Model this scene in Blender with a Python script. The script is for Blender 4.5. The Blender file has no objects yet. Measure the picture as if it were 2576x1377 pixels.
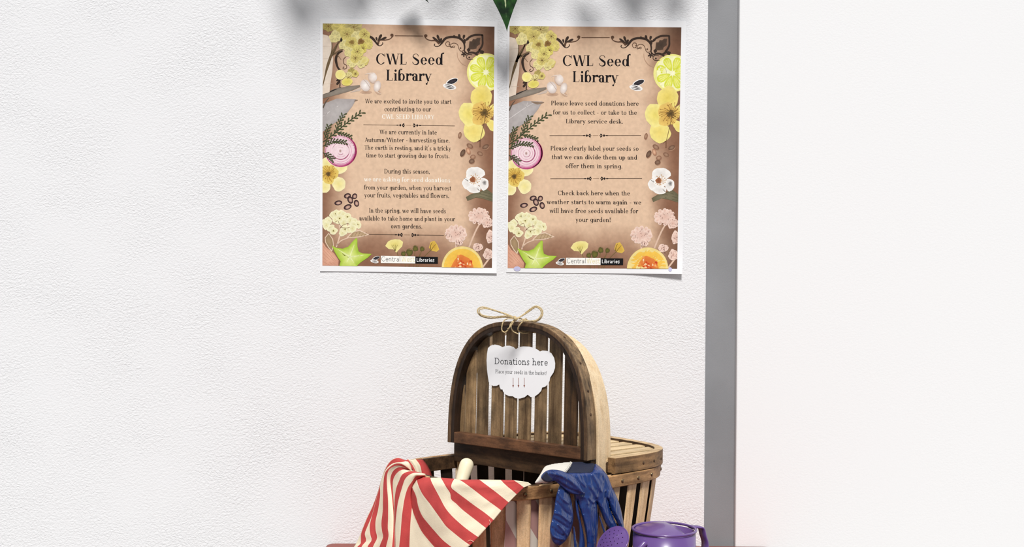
import bpy, bmesh, math, random
from mathutils import Vector, Matrix
random.seed(7)
R = math.radians
sc = bpy.context.scene
COL = sc.collection

# ------------------------------------------------------------------ camera
F_PX = 2872.0            # focal length in pixels of the 2576 x 1377 frame
CX, CY = 1288.0, 688.5
D_WALL = 1.89            # camera to wall
ZC = 1.20                # camera height
ROLL = R(0.45)
CAM = Vector((0, -D_WALL, ZC))
cr, sr = math.cos(ROLL), math.sin(ROLL)
cam_data = bpy.data.cameras.new('camera')
cam_data.sensor_fit = 'HORIZONTAL'
cam_data.sensor_width = 36.0
cam_data.lens = F_PX / 2576.0 * 36.0
cam_data.clip_start = 0.05
cam = bpy.data.objects.new('camera', cam_data)
COL.objects.link(cam)
cam.matrix_world = Matrix(((cr, -sr, 0, CAM.x), (0, 0, -1, CAM.y), (sr, cr, 0, CAM.z), (0, 0, 0, 1)))
sc.camera = cam

# ------------------------------------------------------------------ light
world = bpy.data.worlds.new('daylight')
sc.world = world
world.use_nodes = True
world.node_tree.nodes['Background'].inputs['Color'].default_value = (0.93, 0.96, 1.0, 1)
world.node_tree.nodes['Background'].inputs['Strength'].default_value = 0.34
sun_data = bpy.data.lights.new('sun', 'SUN')
sun_data.energy = 3.7
sun_data.angle = R(13)
sun_data.color = (1.0, 0.98, 0.955)
sun = bpy.data.objects.new('sun', sun_data)
COL.objects.link(sun)
SUN_DIR = Vector((-0.01, 0.63, -0.76)).normalized()
sun.rotation_euler = SUN_DIR.to_track_quat('-Z', 'Y').to_euler()
sun.location = (0.6, -2.5, 3.2)
sc.view_settings.view_transform = 'Standard'
sc.view_settings.look = 'None'
sc.view_settings.gamma = 1.0
sc.view_settings.use_curve_mapping = False
sc.view_settings.exposure = -0.05

# ------------------------------------------------------------------ helpers
def ray(px, py):
    ix, iy = (px - CX) / F_PX, (CY - py) / F_PX
    return Vector((ix * cr - iy * sr, 1.0, ix * sr + iy * cr))

def P(px, py, d):
    """the point that lies d metres in front of the lens"""
    return CAM + ray(px, py) * d

def on_plane(px, py, pt, n):
    r = ray(px, py)
    t = (pt - CAM).dot(n) / r.dot(n)
    return CAM + r * t

def lin(c):
    out = []
    for v in c[:3]:
        v = v / 255.0
        out.append(v / 12.92 if v <= 0.04045 else ((v + 0.055) / 1.055) ** 2.4)
    return out

def rgba(c):
    return tuple(lin(c)) + (1.0,)

class MB:
    """collects faces and links them as ONE mesh object"""
    def __init__(self):
        self.v, self.f, self.m, self.c = [], [], [], []
        self.uv = None
    def add(self, verts, faces, mi=0, cols=None):
        b = len(self.v)
        self.v += [tuple(p) for p in verts]
        for k, f in enumerate(faces):
            self.f.append([b + i for i in f])
            self.m.append(mi)
            self.c.append([cols[i] for i in f] if cols else None)
        return self
    def box(self, c, sx, sy, sz, mi=0, M=None):
        vs = [Vector((c[0] + x * sx / 2, c[1] + y * sy / 2, c[2] + z * sz / 2)) for x in (-1, 1) for y in (-1, 1) for z in (-1, 1)]
        if M: vs = [M @ p for p in vs]
        return self.add(vs, [(0, 1, 3, 2), (4, 6, 7, 5), (0, 4, 5, 1), (2, 3, 7, 6), (0, 2, 6, 4), (1, 5, 7, 3)], mi)
    def grid(self, rows, mi=0, closed=False, mats=None):
        nr, nc = len(rows), len(rows[0])
        vs = [p for r in rows for p in r]
        b = len(self.v)
        self.v += [tuple(p) for p in vs]
        for i in range(nr - 1):
            for j in range(nc if closed else nc - 1):
                j2 = (j + 1) % nc
                self.f.append([b + i * nc + j, b + i * nc + j2, b + (i + 1) * nc + j2, b + (i + 1) * nc + j])
                self.m.append(mats[j] if mats else mi)
                self.c.append(None)
        return self
    def tube(self, pts, rad, n=8, mi=0, cap=True):
        pts = [Vector(p) for p in pts]
        k = len(pts)
        rows = []
        up = Vector((0.13, 0.21, 0.97))
        for i, p in enumerate(pts):
            t = (pts[min(i + 1, k - 1)] - pts[max(i - 1, 0)]).normalized()
            a = t.cross(up)
            if a.length < 1e-4: a = t.cross(Vector((1, 0, 0)))
            a.normalize(); b = a.cross(t).normalized()
            up = b
            r = rad[i] if isinstance(rad, (list, tuple)) else rad
            rows.append([p + (a * math.cos(2 * math.pi * j / n) + b * math.sin(2 * math.pi * j / n)) * r for j in range(n)])
        base = len(self.v)
        self.grid(rows, mi, True)
        if cap:
            self.f.append([base + j for j in range(n)][::-1]); self.m.append(mi); self.c.append(None)
            e = base + (k - 1) * n
            self.f.append([e + j for j in range(n)]); self.m.append(mi); self.c.append(None)
        return self
    def build(self, name, mats, parent=None, smooth=False, bevel=0.0, recalc=True):
        me = bpy.data.meshes.new(name)
        me.from_pydata(self.v, [], self.f)
        if not isinstance(mats, (list, tuple)): mats = [mats]
        for m in mats: me.materials.append(m)
        for p, mi in zip(me.polygons, self.m):
            p.material_index = mi
            p.use_smooth = smooth
        if any(c is not None for c in self.c):
            at = me.color_attributes.new('ink', 'FLOAT_COLOR', 'CORNER')
            li = 0
            for c, f in zip(self.c, self.f):
                for k in range(len(f)):
                    at.data[li].color = c[k] if c else (1, 1, 1, 1)
                    li += 1
        if recalc:
            bm = bmesh.new(); bm.from_mesh(me)
            bmesh.ops.recalc_face_normals(bm, faces=bm.faces)
            bm.to_mesh(me); bm.free()
        me.update()
        o = bpy.data.objects.new(name, me)
        COL.objects.link(o)
        if parent: o.parent = parent
        if bevel:
            b = o.modifiers.new('bevel', 'BEVEL'); b.width = bevel; b.segments = 2; b.limit_method = 'ANGLE'
        return o

def empty(name, loc=(0, 0, 0), rz=0.0):
    o = bpy.data.objects.new(name, None)
    COL.objects.link(o)
    o.location = loc
    o.rotation_euler = (0, 0, rz)
    return o

def tag(o, label=None, cat=None, group=None, kind=None):
    if label: o['label'] = label
    if cat: o['category'] = cat
    if group: o['group'] = group
    if kind: o['kind'] = kind
    return o

def catmull(pts, n):
    """n points along a smooth curve through pts, spaced evenly by length"""
    pts = [Vector(p) for p in pts]
    dense = []
    k = len(pts)
    for i in range(k - 1):
        p0, p1, p2, p3 = pts[max(i - 1, 0)], pts[i], pts[i + 1], pts[min(i + 2, k - 1)]
        for s in range(12):
            t = s / 12
            dense.append(0.5 * (2 * p1 + (p2 - p0) * t + (2 * p0 - 5 * p1 + 4 * p2 - p3) * t * t + (3 * p1 - p0 - 3 * p2 + p3) * t ** 3))
    dense.append(pts[-1])
    L = [0.0]
    for a, b in zip(dense, dense[1:]): L.append(L[-1] + (b - a).length)
    out = []; j = 0
    for i in range(n):
        s = L[-1] * i / (n - 1)
        while j < len(L) - 2 and L[j + 1] < s: j += 1
        t = (s - L[j]) / max(L[j + 1] - L[j], 1e-9)
        out.append(dense[j].lerp(dense[j + 1], min(max(t, 0), 1)))
    return out

def interp(x, xs, ys):
    if x <= xs[0]: return ys[0] + (ys[1] - ys[0]) * (x - xs[0]) / (xs[1] - xs[0])
    if x >= xs[-1]: return ys[-1] + (ys[-1] - ys[-2]) * (x - xs[-1]) / (xs[-1] - xs[-2])
    for i in range(len(xs) - 1):
        if x <= xs[i + 1]:
            t = (x - xs[i]) / (xs[i + 1] - xs[i])
            return ys[i] + (ys[i + 1] - ys[i]) * t
    return ys[-1]

# ------------------------------------------------------------------ materials
def new_mat(name):
    m = bpy.data.materials.new(name)
    m.use_nodes = True
    nt = m.node_tree
    return m, nt, nt.nodes['Principled BSDF']

def N(nt, typ, **kw):
    n = nt.nodes.new(typ)
    for k, v in kw.items():
        if k in n.inputs: n.inputs[k].default_value = v
        else: setattr(n, k, v)
    return n

def plain(name, c, rough=0.6, spec=0.3, metal=0.0, var=0.06, scale=40.0, bump=0.0, bscale=200.0, coat=0.0):
    m, nt, b = new_mat(name)
    tc = N(nt, 'ShaderNodeTexCoord')
    nz = N(nt, 'ShaderNodeTexNoise', Scale=scale, Detail=4.0)
    nt.links.new(tc.outputs['Object'], nz.inputs['Vector'])
    rp = N(nt, 'ShaderNodeValToRGB')
    l = lin(c)
    rp.color_ramp.elements[0].position = 0.3; rp.color_ramp.elements[1].position = 0.7
    rp.color_ramp.elements[0].color = tuple(v * (1 - var) for v in l) + (1,)
    rp.color_ramp.elements[1].color = tuple(min(v * (1 + var), 1) for v in l) + (1,)
    nt.links.new(nz.outputs['Fac'], rp.inputs['Fac'])
    nt.links.new(rp.outputs['Color'], b.inputs['Base Color'])
    b.inputs['Roughness'].default_value = rough
    b.inputs['Specular IOR Level'].default_value = spec
    b.inputs['Metallic'].default_value = metal
    if coat: b.inputs['Coat Weight'].default_value = coat
    if bump:
        n2 = N(nt, 'ShaderNodeTexNoise', Scale=bscale, Detail=3.0)
        nt.links.new(tc.outputs['Object'], n2.inputs['Vector'])
        bp = N(nt, 'ShaderNodeBump', Strength=bump, Distance=0.001)
        nt.links.new(n2.outputs['Fac'], bp.inputs['Height'])
        nt.links.new(bp.outputs['Normal'], b.inputs['Normal'])
    return m

def wood(name, light, dark, axis='Z', stain=0.45, tone=0.35, rough=0.55, fine=1.0):
    """weathered wood: grain along one axis, blotchy stains, each strip its own tone"""
    m, nt, b = new_mat(name)
    tc = N(nt, 'ShaderNodeTexCoord')
    geo = N(nt, 'ShaderNodeNewGeometry')
    mp = N(nt, 'ShaderNodeMapping')
    s = {'X': (9, 150, 150), 'Y': (150, 9, 150), 'Z': (150, 150, 9)}[axis]
    mp.inputs['Scale'].default_value = tuple(v * fine for v in s)
    nt.links.new(tc.outputs['Object'], mp.inputs['Vector'])
    off = N(nt, 'ShaderNodeVectorMath', operation='ADD')
    mulr = N(nt, 'ShaderNodeMath', operation='MULTIPLY'); mulr.inputs[1].default_value = 37.0
    nt.links.new(geo.outputs['Random Per Island'], mulr.inputs[0])
    nt.links.new(mp.outputs['Vector'], off.inputs[0]); nt.links.new(mulr.outputs[0], off.inputs[1])
    grain = N(nt, 'ShaderNodeTexNoise', Scale=1.0, Detail=6.0, Roughness=0.65)
    nt.links.new(off.outputs['Vector'], grain.inputs['Vector'])
    r1 = N(nt, 'ShaderNodeValToRGB')
    ll, ld = lin(light), lin(dark)
    e = r1.color_ramp.elements
    e[0].position = 0.28; e[0].color = tuple(ld) + (1,)
    e[1].position = 0.62; e[1].color = tuple(ll) + (1,)
    nt.links.new(grain.outputs['Fac'], r1.inputs['Fac'])
    blot = N(nt, 'ShaderNodeTexNoise', Scale=26.0, Detail=5.0, Roughness=0.6)
    nt.links.new(tc.outputs['Object'], blot.inputs['Vector'])
    r2 = N(nt, 'ShaderNodeValToRGB')
    e = r2.color_ramp.elements
    e[0].position = 0.30; e[0].color = (1 - stain,) * 3 + (1,)
    e[1].position = 0.58; e[1].color = (1, 1, 1, 1)
    nt.links.new(blot.outputs['Fac'], r2.inputs['Fac'])
    mx = N(nt, 'ShaderNodeMix', data_type='RGBA', blend_type='MULTIPLY'); mx.inputs[0].default_value = 1.0
    nt.links.new(r1.outputs['Color'], mx.inputs[6]); nt.links.new(r2.outputs['Color'], mx.inputs[7])
    sp = N(nt, 'ShaderNodeTexNoise', Scale=520.0, Detail=3.0); nt.links.new(tc.outputs['Object'], sp.inputs['Vector'])
    sr2 = N(nt, 'ShaderNodeMapRange'); sr2.inputs['From Min'].default_value = .3; sr2.inputs['From Max'].default_value = .6; sr2.inputs['To Min'].default_value = .84; sr2.inputs['To Max'].default_value = 1.05
    nt.links.new(sp.outputs['Fac'], sr2.inputs['Value'])
    tn = N(nt, 'ShaderNodeMapRange'); tn.inputs['To Min'].default_value = 1 - tone; tn.inputs['To Max'].default_value = 1 + tone * 0.35
    nt.links.new(geo.outputs['Random Per Island'], tn.inputs['Value'])
    mx2 = N(nt, 'ShaderNodeVectorMath', operation='SCALE')
    nt.links.new(mx.outputs[2], mx2.inputs[0]); nt.links.new(tn.outputs[0], mx2.inputs['Scale'])
    mx3 = N(nt, 'ShaderNodeVectorMath', operation='SCALE')
    nt.links.new(mx2.outputs['Vector'], mx3.inputs[0]); nt.links.new(sr2.outputs[0], mx3.inputs['Scale'])
    nt.links.new(mx3.outputs['Vector'], b.inputs['Base Color'])
    bp = N(nt, 'ShaderNodeBump', Strength=0.35, Distance=0.0008)
    nt.links.new(grain.outputs['Fac'], bp.inputs['Height'])
    nt.links.new(bp.outputs['Normal'], b.inputs['Normal'])
    b.inputs['Roughness'].default_value = rough
    b.inputs['Specular IOR Level'].default_value = 0.3
    return m

def stucco(name, c, amp=0.9):
    m, nt, b = new_mat(name)
    geo = N(nt, 'ShaderNodeNewGeometry')
    mp = N(nt, 'ShaderNodeMapping'); mp.inputs['Scale'].default_value = (0.72, 1.0, 1.0); mp.inputs['Rotation'].default_value = (0, 0.35, 0)
    nt.links.new(geo.outputs['Position'], mp.inputs['Vector'])
    n1 = N(nt, 'ShaderNodeTexNoise', Scale=330.0, Detail=3.0, Roughness=0.55, Distortion=0.6)
    n2 = N(nt, 'ShaderNodeTexNoise', Scale=9.0, Detail=2.0)
    for n in (n1, n2): nt.links.new(mp.outputs['Vector'], n.inputs['Vector'])
    r = N(nt, 'ShaderNodeValToRGB')
    r.color_ramp.elements[0].position = 0.36; r.color_ramp.elements[1].position = 0.66
    nt.links.new(n1.outputs['Fac'], r.inputs['Fac'])
    st = N(nt, 'ShaderNodeMapRange'); st.inputs['From Min'].default_value = 0.3; st.inputs['From Max'].default_value = 0.7
    st.inputs['To Min'].default_value = 0.35 * amp; st.inputs['To Max'].default_value = amp
    nt.links.new(n2.outputs['Fac'], st.inputs['Value'])
    bp = N(nt, 'ShaderNodeBump', Distance=0.0006)
    nt.links.new(st.outputs[0], bp.inputs['Strength'])
    nt.links.new(r.outputs['Color'], bp.inputs['Height'])
    nt.links.new(bp.outputs['Normal'], b.inputs['Normal'])
    b.inputs['Base Color'].default_value = rgba(c)
    b.inputs['Roughness'].default_value = 0.85
    b.inputs['Specular IOR Level'].default_value = 0.15
    return m

def ink_mat():
    m, nt, b = new_mat('printed ink')
    a = N(nt, 'ShaderNodeVertexColor', layer_name='ink')
    tc = N(nt, 'ShaderNodeTexCoord')
    nz = N(nt, 'ShaderNodeTexNoise', Scale=160.0, Detail=3.0)
    nt.links.new(tc.outputs['Object'], nz.inputs['Vector'])
    mr = N(nt, 'ShaderNodeMapRange'); mr.inputs['From Min'].default_value = 0.3; mr.inputs['From Max'].default_value = 0.7
    mr.inputs['To Min'].default_value = 0.92; mr.inputs['To Max'].default_value = 1.06
    nt.links.new(nz.outputs['Fac'], mr.inputs['Value'])
    sm = N(nt, 'ShaderNodeVectorMath', operation='SCALE')
    nt.links.new(a.outputs['Color'], sm.inputs[0]); nt.links.new(mr.outputs[0], sm.inputs['Scale'])
    nt.links.new(sm.outputs['Vector'], b.inputs['Base Color'])
    b.inputs['Roughness'].default_value = 0.7
    b.inputs['Specular IOR Level'].default_value = 0.15
    return m

M = {}
M['wall'] = stucco('white stucco', (236, 236, 238), 0.9)
M['wall_side'] = stucco('white plaster', (242, 242, 243), 0.15)
M['paper'] = plain('white paper', (240, 240, 242), 0.55, 0.25, var=0.01)
M['ink'] = ink_mat()
M['floor'] = plain('grey floor', (150, 148, 145), 0.5, 0.3, var=0.08, scale=12)
M['metal'] = plain('grey brushed panel', (142, 143, 146), 0.42, 0.4, 0.0, var=0.16, scale=5.0, bump=0.15, bscale=600)
M['terracotta'] = plain('terracotta paint', (132, 62, 50), 0.4, 0.3, var=0.12, scale=30)
# ------------------------------------------------------------------ the setting
def struct(o):
    o['kind'] = 'structure'
    return o

X_EDGE_T, X_EDGE_B = P(1780, 300, D_WALL).x, P(1774, 1000, D_WALL).x
X_EDGE = (X_EDGE_T + X_EDGE_B) / 2
X_R = P(1855, 700, D_WALL).x
struct(MB().box(((-3.0 + X_EDGE) / 2, 0.06, 1.35), X_EDGE + 3.0, 0.12, 2.7).build('wall_back', M['wall'], bevel=0.002))
struct(MB().box(((X_R + 3.0) / 2, 0.06, 1.35), 3.0 - X_R, 0.12, 2.7).build('wall_right', M['wall_side'], bevel=0.002))
struct(MB().box(((X_EDGE + X_R) / 2, 0.045, 1.35), X_R - X_EDGE, 0.066, 2.7).build('trim_1', M['metal']))
struct(MB().box((0, -1.9, -0.02), 6.0, 4.2, 0.04).build('floor', M['floor']))

# side table under the basket
ZT = ZC - 0.448                       # tabletop height
XT0, XT1 = P(824, 1370, D_WALL - 0.005).x, P(1940, 1370, D_WALL).x
def rounded_rect(x0, x1, y0, y1, r, n=6):
    pts = []
    for cx, cy, a0 in ((x1 - r, y1 - r, 0), (x0 + r, y1 - r, 90), (x0 + r, y0 + r, 180), (x1 - r, y0 + r, 270)):
        for k in range(n + 1):
            a = R(a0 + 90 * k / n)
            pts.append((cx + r * math.cos(a), cy + r * math.sin(a)))
    return pts
def prism(pts, z0, z1, mb=None, mi=0):
    mb = mb or MB()
    n = len(pts)
    vs = [(x, y, z0) for x, y in pts] + [(x, y, z1) for x, y in pts]
    fs = [tuple(range(n))[::-1], tuple(range(n, 2 * n))] + [(i, (i + 1) % n, n + (i + 1) % n, n + i) for i in range(n)]
    return mb.add(vs, fs, mi)
table = tag(empty('side_table', ((XT0 + XT1) / 2, -0.33, 0)), 'terracotta red side table with a rounded corner, against the white wall', 'table')
tcx, tcy = table.location.x, table.location.y
prism([(x - tcx, y - tcy) for x, y in rounded_rect(XT0, XT1, -0.66, -0.003, 0.014)], ZT - 0.022, ZT).build('tabletop', M['terracotta'], table, bevel=0.003)
for sx in (XT0 + 0.05, XT1 - 0.05):
    for sy in (-0.61, -0.05):
        MB().box((sx - tcx, sy - tcy, (ZT - 0.022) / 2), 0.035, 0.035, ZT - 0.022).build('leg', M['terracotta'], table, bevel=0.003)
# ------------------------------------------------------------------ lettering
def rib2(pts, ws):
    """flat stroke through 2-D points with a width at each point"""
    out = []
    n = len(pts)
    for i in range(n):
        a, b = pts[max(i - 1, 0)], pts[min(i + 1, n - 1)]
        dx, dy = b[0] - a[0], b[1] - a[1]
        l = math.hypot(dx, dy) or 1
        w = (ws[i] if isinstance(ws, (list, tuple)) else ws) / 2
        out.append(((pts[i][0] - dy / l * w, pts[i][1] + dx / l * w), (pts[i][0] + dy / l * w, pts[i][1] - dx / l * w)))
    return [[out[i][0], out[i + 1][0], out[i + 1][1], out[i][1]] for i in range(n - 1)]

def curve2(ctrl, n=14):
    return [(p.x, p.y) for p in catmull([(x, y, 0) for x, y in ctrl], n)]

class Face:
    """a small drawn alphabet; S stem, H hairline, E serif half length, style"""
    X, CAP, ASC, DESC = 0.47, 0.70, 0.75, -0.2
    def __init__(self, S, H, E, mono=False):
        self.S, self.H, self.E, self.mono = S, H, E, mono
    def stem(self, x, y0, y1, sb=True, st=True, stl=False):
        S, H, E = self.S / 2, self.H, self.E
        q = [[(x - S, y0), (x + S, y0), (x + S, y1), (x - S, y1)]]
        if E:
            if sb: q.append([(x - S - E, y0), (x + S + E, y0), (x + S + E, y0 + H), (x - S - E, y0 + H)])
            if st: q.append([(x - S - E, y1 - H), (x + (0 if stl else S + E), y1 - H), (x + (0 if stl else S + E), y1), (x - S - E, y1)])
        return q
    def bar(self, x0, x1, y):
        h = self.H / 2
        return [[(x0, y - h), (x1, y - h), (x1, y + h), (x0, y + h)]]
    def arc(self, cx, cy, rx, ry, a0, a1, n=14):
        q = []
        irx, iry = max(rx - self.S, 0.01), max(ry - self.H, 0.01)
        for i in range(n):
            p = []
            for a in (a0 + (a1 - a0) * i / n, a0 + (a1 - a0) * (i + 1) / n):
                c, s = math.cos(R(a)), math.sin(R(a))
                p.append(((cx + rx * c, cy + ry * s), (cx + irx * c, cy + iry * s)))
            q.append([p[0][0], p[1][0], p[1][1], p[0][1]])
        return q
    def diag(self, x0, y0, x1, y1, w):
        return [[(x0 - w / 2, y0), (x0 + w / 2, y0), (x1 + w / 2, y1), (x1 - w / 2, y1)]]
    def serif(self, x, y, up=True, k=1.5):
        if not self.E: return []
        e = self.E * k; h = self.H
        return [[(x - e, y), (x + e, y), (x + e, y + h if up else y - h), (x - e, y + h if up else y - h)]]
    def dot(self, x, y, r):
        pts = [(x + r * math.cos(2 * math.pi * i / 10), y + r * math.sin(2 * math.pi * i / 10)) for i in range(10)]
        return [pts]
    def ball(self, x, y):
        return self.dot(x, y, self.S * 0.62) if self.E and not self.mono else []
    def stroke(self, ctrl, w):
        c = curve2(ctrl, 16)
        ws = [interp(i / 15, [k / (len(w) - 1) for k in range(len(w))], w) for i in range(16)]
        return rib2(c, ws)
    def glyph(self, ch):
        S, H, X, CAP, ASC = self.S, self.H, self.X, self.CAP, self.ASC
        st, arc, bar, dg, sf = self.stem, self.arc, self.bar, self.diag, self.serif
        o = 0.01
        if ch == ' ': return [], 0.25
        if ch == 'a': return arc(.20, .33, .19, .15, 0, 150) + self.ball(.07, .37) + st(.39 - S / 2, 0, .33, True, False) + arc(.2, .145, .17, .155, 0, 360, 18), .45
        if ch == 'b': return st(.1, 0, ASC, False, True, True) + arc(.27, X / 2, .21, X / 2 + o, 0, 360, 20), .52
        if ch == 'c': return arc(.25, X / 2, .22, X / 2 + o, 45, 325, 18) + self.ball(.385, .37), .46
        if ch == 'd': return st(.42, 0, ASC, True, True, True) + arc(.25, X / 2, .21, X / 2 + o, 0, 360, 20), .53
        if ch == 'D2': return rib2([(.42, 0), (.42, .5), (.435, .68), (.50, .76), (.60, .74)], [S, S, S * .9, S * .5, S * .9]) + arc(.24, X / 2, .21, X / 2 + o, 0, 360, 20) + sf(.46, 0, True, 1.2), .54
        if ch == 'B2': return rib2([(.1, 0), (.1, .5), (.12, .66), (.2, .745), (.3, .70)], [S, S, S * .9, S * .4, S * .8]) + arc(.27, X / 2, .21, X / 2 + o, 0, 360, 20), .52
        if ch == 'e': return arc(.25, X / 2, .22, X / 2 + o, 0, 325, 20) + bar(.06, .46, X * .54), .48
        if ch == 'f': return st(.13, 0, .60, True, False) + arc(.27, .60, .14 + S / 2, .15, 60, 180, 8) + self.ball(.33, .70) + bar(.0, .30, X - H / 2), .31
        if ch == 'g': return arc(.24, X / 2 + .02, .21, X / 2, 0, 360, 20) + rib2([(.42, X), (.42, -.05), (.37, -.16), (.24, -.2), (.09, -.15)], [S, S, S * .8, H, S * .7]) , .5
        if ch == 'h': return st(.1, 0, ASC, True, True, True) + arc(.27, .28, .19, X - .28 + o, 0, 160, 12) + st(.46 - S / 2, 0, .28, True, False), .54
        if ch == 'i': return st(.11, 0, X, True, True, True) + self.dot(.11, .64, S * .62), .23
        if ch == 'k': return st(.1, 0, ASC, True, True, True) + dg(.14, .17, .36, X, H * 1.3) + dg(.42, 0, .23, .29, S) + sf(.36, X, False) + sf(.42, 0), .49
        if ch == 'l': return st(.11, 0, ASC, True, True, True), .23
        if ch == 'm': return st(.1, 0, X, True, True, True) + arc(.25, .28, .17, X - .28 + o, 0, 160, 12) + st(.42 - S / 2, 0, .28, True, False) + arc(.54, .28, .17, X - .28 + o, 0, 160, 12) + st(.71 - S / 2, 0, .28, True, False), .80
        if ch == 'n': return st(.1, 0, X, True, True, True) + arc(.27, .28, .19, X - .28 + o, 0, 160, 12) + st(.46 - S / 2, 0, .28, True, False), .54
        if ch == 'o': return arc(.26, X / 2, .23, X / 2 + o, 0, 360, 22), .51
        if ch == 'p': return st(.1, self.DESC, X, True, True, True) + arc(.27, X / 2, .21, X / 2 + o, 0, 360, 20), .52
        if ch == 'r': return st(.1, 0, X, True, True, True) + arc(.26, .30, .16, X - .30, 55, 170, 8) + self.ball(.33, .41), .38
        if ch == 's': return self.stroke([(.34, .37), (.30, .445), (.2, X), (.09, .41), (.08, .33), (.2, .24), (.32, .16), (.31, .06), (.19, 0), (.08, .03), (.05, .12)], [H * 1.4, H, H, S * .7, S * 1.05, S * .8, S * .6, H, H * 1.4]), .40
        if ch == 't': return st(.13, .08, .62, False, False) + bar(.01, .29, X - H / 2) + arc(.25, .10, .12 + S / 2, .11, 180, 315, 8), .32
        if ch == 'u': return st(.1, .19, X, False, True, True) + arc(.27, .19, .17 + S / 2, .20, 180, 340, 12) + st(.44, 0, X, True, True, True), .55
        if ch == 'v': return dg(.24, 0, .07, X, S) + dg(.24, 0, .40, X, H * 1.2) + sf(.07, X, False) + sf(.40, X, False), .46
        if ch == 'w': return dg(.21, 0, .06, X, S) + dg(.21, 0, .35, X, H * 1.2) + dg(.49, 0, .35, X, S) + dg(.49, 0, .63, X, H * 1.2) + sf(.06, X, False) + sf(.63, X, False), .69
        if ch == 'x': return dg(.40, 0, .08, X, S) + dg(.06, 0, .39, X, H * 1.2) + sf(.08, X, False) + sf(.39, X, False) + sf(.06, 0) + sf(.40, 0), .47
        if ch == 'y': return dg(.24, 0, .07, X, S) + dg(.14, -.19, .40, X, H * 1.3) + self.dot(.12, -.18, S * .5) + sf(.07, X, False) + sf(.40, X, False), .46
        if ch == 'A': return dg(.52, 0, .30, CAP, S) + dg(.06, 0, .30, CAP, H * 1.2) + bar(.16, .44, .23) + sf(.06, 0) + sf(.52, 0), .60
        if ch == 'B': return st(.12, 0, CAP) + arc(.28, .53, .19, .17, -90, 90, 10) + arc(.28, .185, .23, .185, -90, 90, 10) + bar(.1, .3, CAP - H / 2) + bar(.1, .3, .365) + bar(.1, .3, H / 2), .57
        if ch == 'C': return arc(.36, CAP / 2, .33, CAP / 2 + o, 40, 320, 24) + (self.diag(.62, .50, .62, CAP, H * 1.3) if self.E else []), .67
        if ch == 'D': return st(.12, 0, CAP) + arc(.28, CAP / 2, .37, CAP / 2, -90, 90, 18) + bar(.1, .3, CAP - H / 2) + bar(.1, .3, H / 2), .70
        if ch == 'E': return st(.12, 0, CAP) + bar(.1, .46, CAP - H / 2) + bar(.1, .38, CAP / 2) + bar(.1, .48, H / 2) + (dg(.465, 0, .48, .15, H) + dg(.45, .55, .45, CAP, H) if self.E else []), .55
        if ch == 'I': return st(.13, 0, CAP), .27
        if ch == 'L': return st(.12, 0, CAP) + bar(.1, .44, H / 2) + (dg(.43, 0, .45, .17, H) if self.E else []), .50
        if ch == 'P': return st(.12, 0, CAP) + arc(.28, .51, .24, .19, -90, 90, 12) + bar(.1, .3, CAP - H / 2) + bar(.1, .3, .32 + H / 2), .56
        if ch == 'R': return st(.12, 0, CAP) + arc(.28, .52, .22, .18, -90, 90, 12) + bar(.1, .3, CAP - H / 2) + bar(.1, .3, .34 + H / 2) + dg(.50, 0, .32, .35, S) + sf(.5, 0), .60
        if ch == 'S': return self.stroke([(.45, .54), (.40, .66), (.27, .70), (.12, .63), (.10, .50), (.26, .37), (.44, .24), (.43, .07), (.27, 0), (.11, .05), (.06, .18)], [H * 1.4, H, H, S * .7, S * 1.15, S * .9, S * .7, H, H * 1.4]), .54
        if ch == 'T': return st(.29, 0, CAP, True, False) + bar(.03, .55, CAP - H / 2) + (dg(.035, .53, .035, CAP, H) + dg(.545, .53, .545, CAP, H) if self.E else []), .58
        if ch == 'W': return dg(.29, 0, .09, CAP, S) + dg(.29, 0, .45, CAP, H * 1.2) + dg(.66, 0, .47, CAP, S) + dg(.66, 0, .84, CAP, H * 1.2) + sf(.09, CAP, False) + sf(.46, CAP, False) + sf(.84, CAP, False), .90
        if ch == 'Y': return dg(.29, .30, .07, CAP, S) + dg(.29, .30, .50, CAP, H * 1.2) + st(.29, 0, .32, True, False) + sf(.07, CAP, False) + sf(.50, CAP, False), .57
        if ch == '.': return self.dot(.09, .05, S * .6), .20
        if ch == ',': return self.dot(.09, .05, S * .6) + rib2([(.12, .05), (.11, -.05), (.05, -.11)], [S * .5, S * .4, H]), .20
        if ch == "'": return rib2([(.09, ASC), (.08, .55)], [S * 1.1, H]), .18
        if ch == '!': return rib2([(.11, CAP), (.11, .2)], [S * 1.2, H]) + self.dot(.11, .05, S * .6), .23
        if ch == '/': return dg(.04, -.05, .30, ASC, H * 1.4), .34
        if ch == '-': return bar(.04, .30, .25) if self.mono else [[(.03, .22), (.29, .22), (.29, .27), (.03, .27)]], .34
        return [], .3
    def layout(self, text, track=0.03):
        polys, x = [], 0.0
        i = 0
        for ch in (text if isinstance(text, list) else list(text)):
            g, adv = self.glyph(ch)
            polys += [[(p[0] + x, p[1]) for p in q] for q in g]
            x += adv + track
        return polys, x - track

DIDONE = Face(0.128, 0.032, 0.055)
DIDONE_TEXT = Face(0.122, 0.046, 0.05)
TYPE = Face(0.076, 0.058, 0.08, True)
SANS = Face(0.055, 0.05, 0.0, True)
SANS_BOLD = Face(0.11, 0.09, 0.0, True)

def write(mb, face, text, x0, x1, y0, y1, em, col, put, track=0.03):
    """text from (x0, y0) to (x1, y1) on its baseline, em pixels high; put() carries it onto the sheet"""
    polys, w = face.layout(text, track)
    c = rgba(col)
    for k, q in enumerate(polys):
        pts = []
        for x, y in q:
            t = x / w
            pts.append(put(x0 + (x1 - x0) * t, y0 + (y1 - y0) * t - y * em, k % 30))      # strokes lie in hair-thin layers
        mb.add(pts, [tuple(range(len(pts)))], 0, [c] * len(pts))
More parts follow.
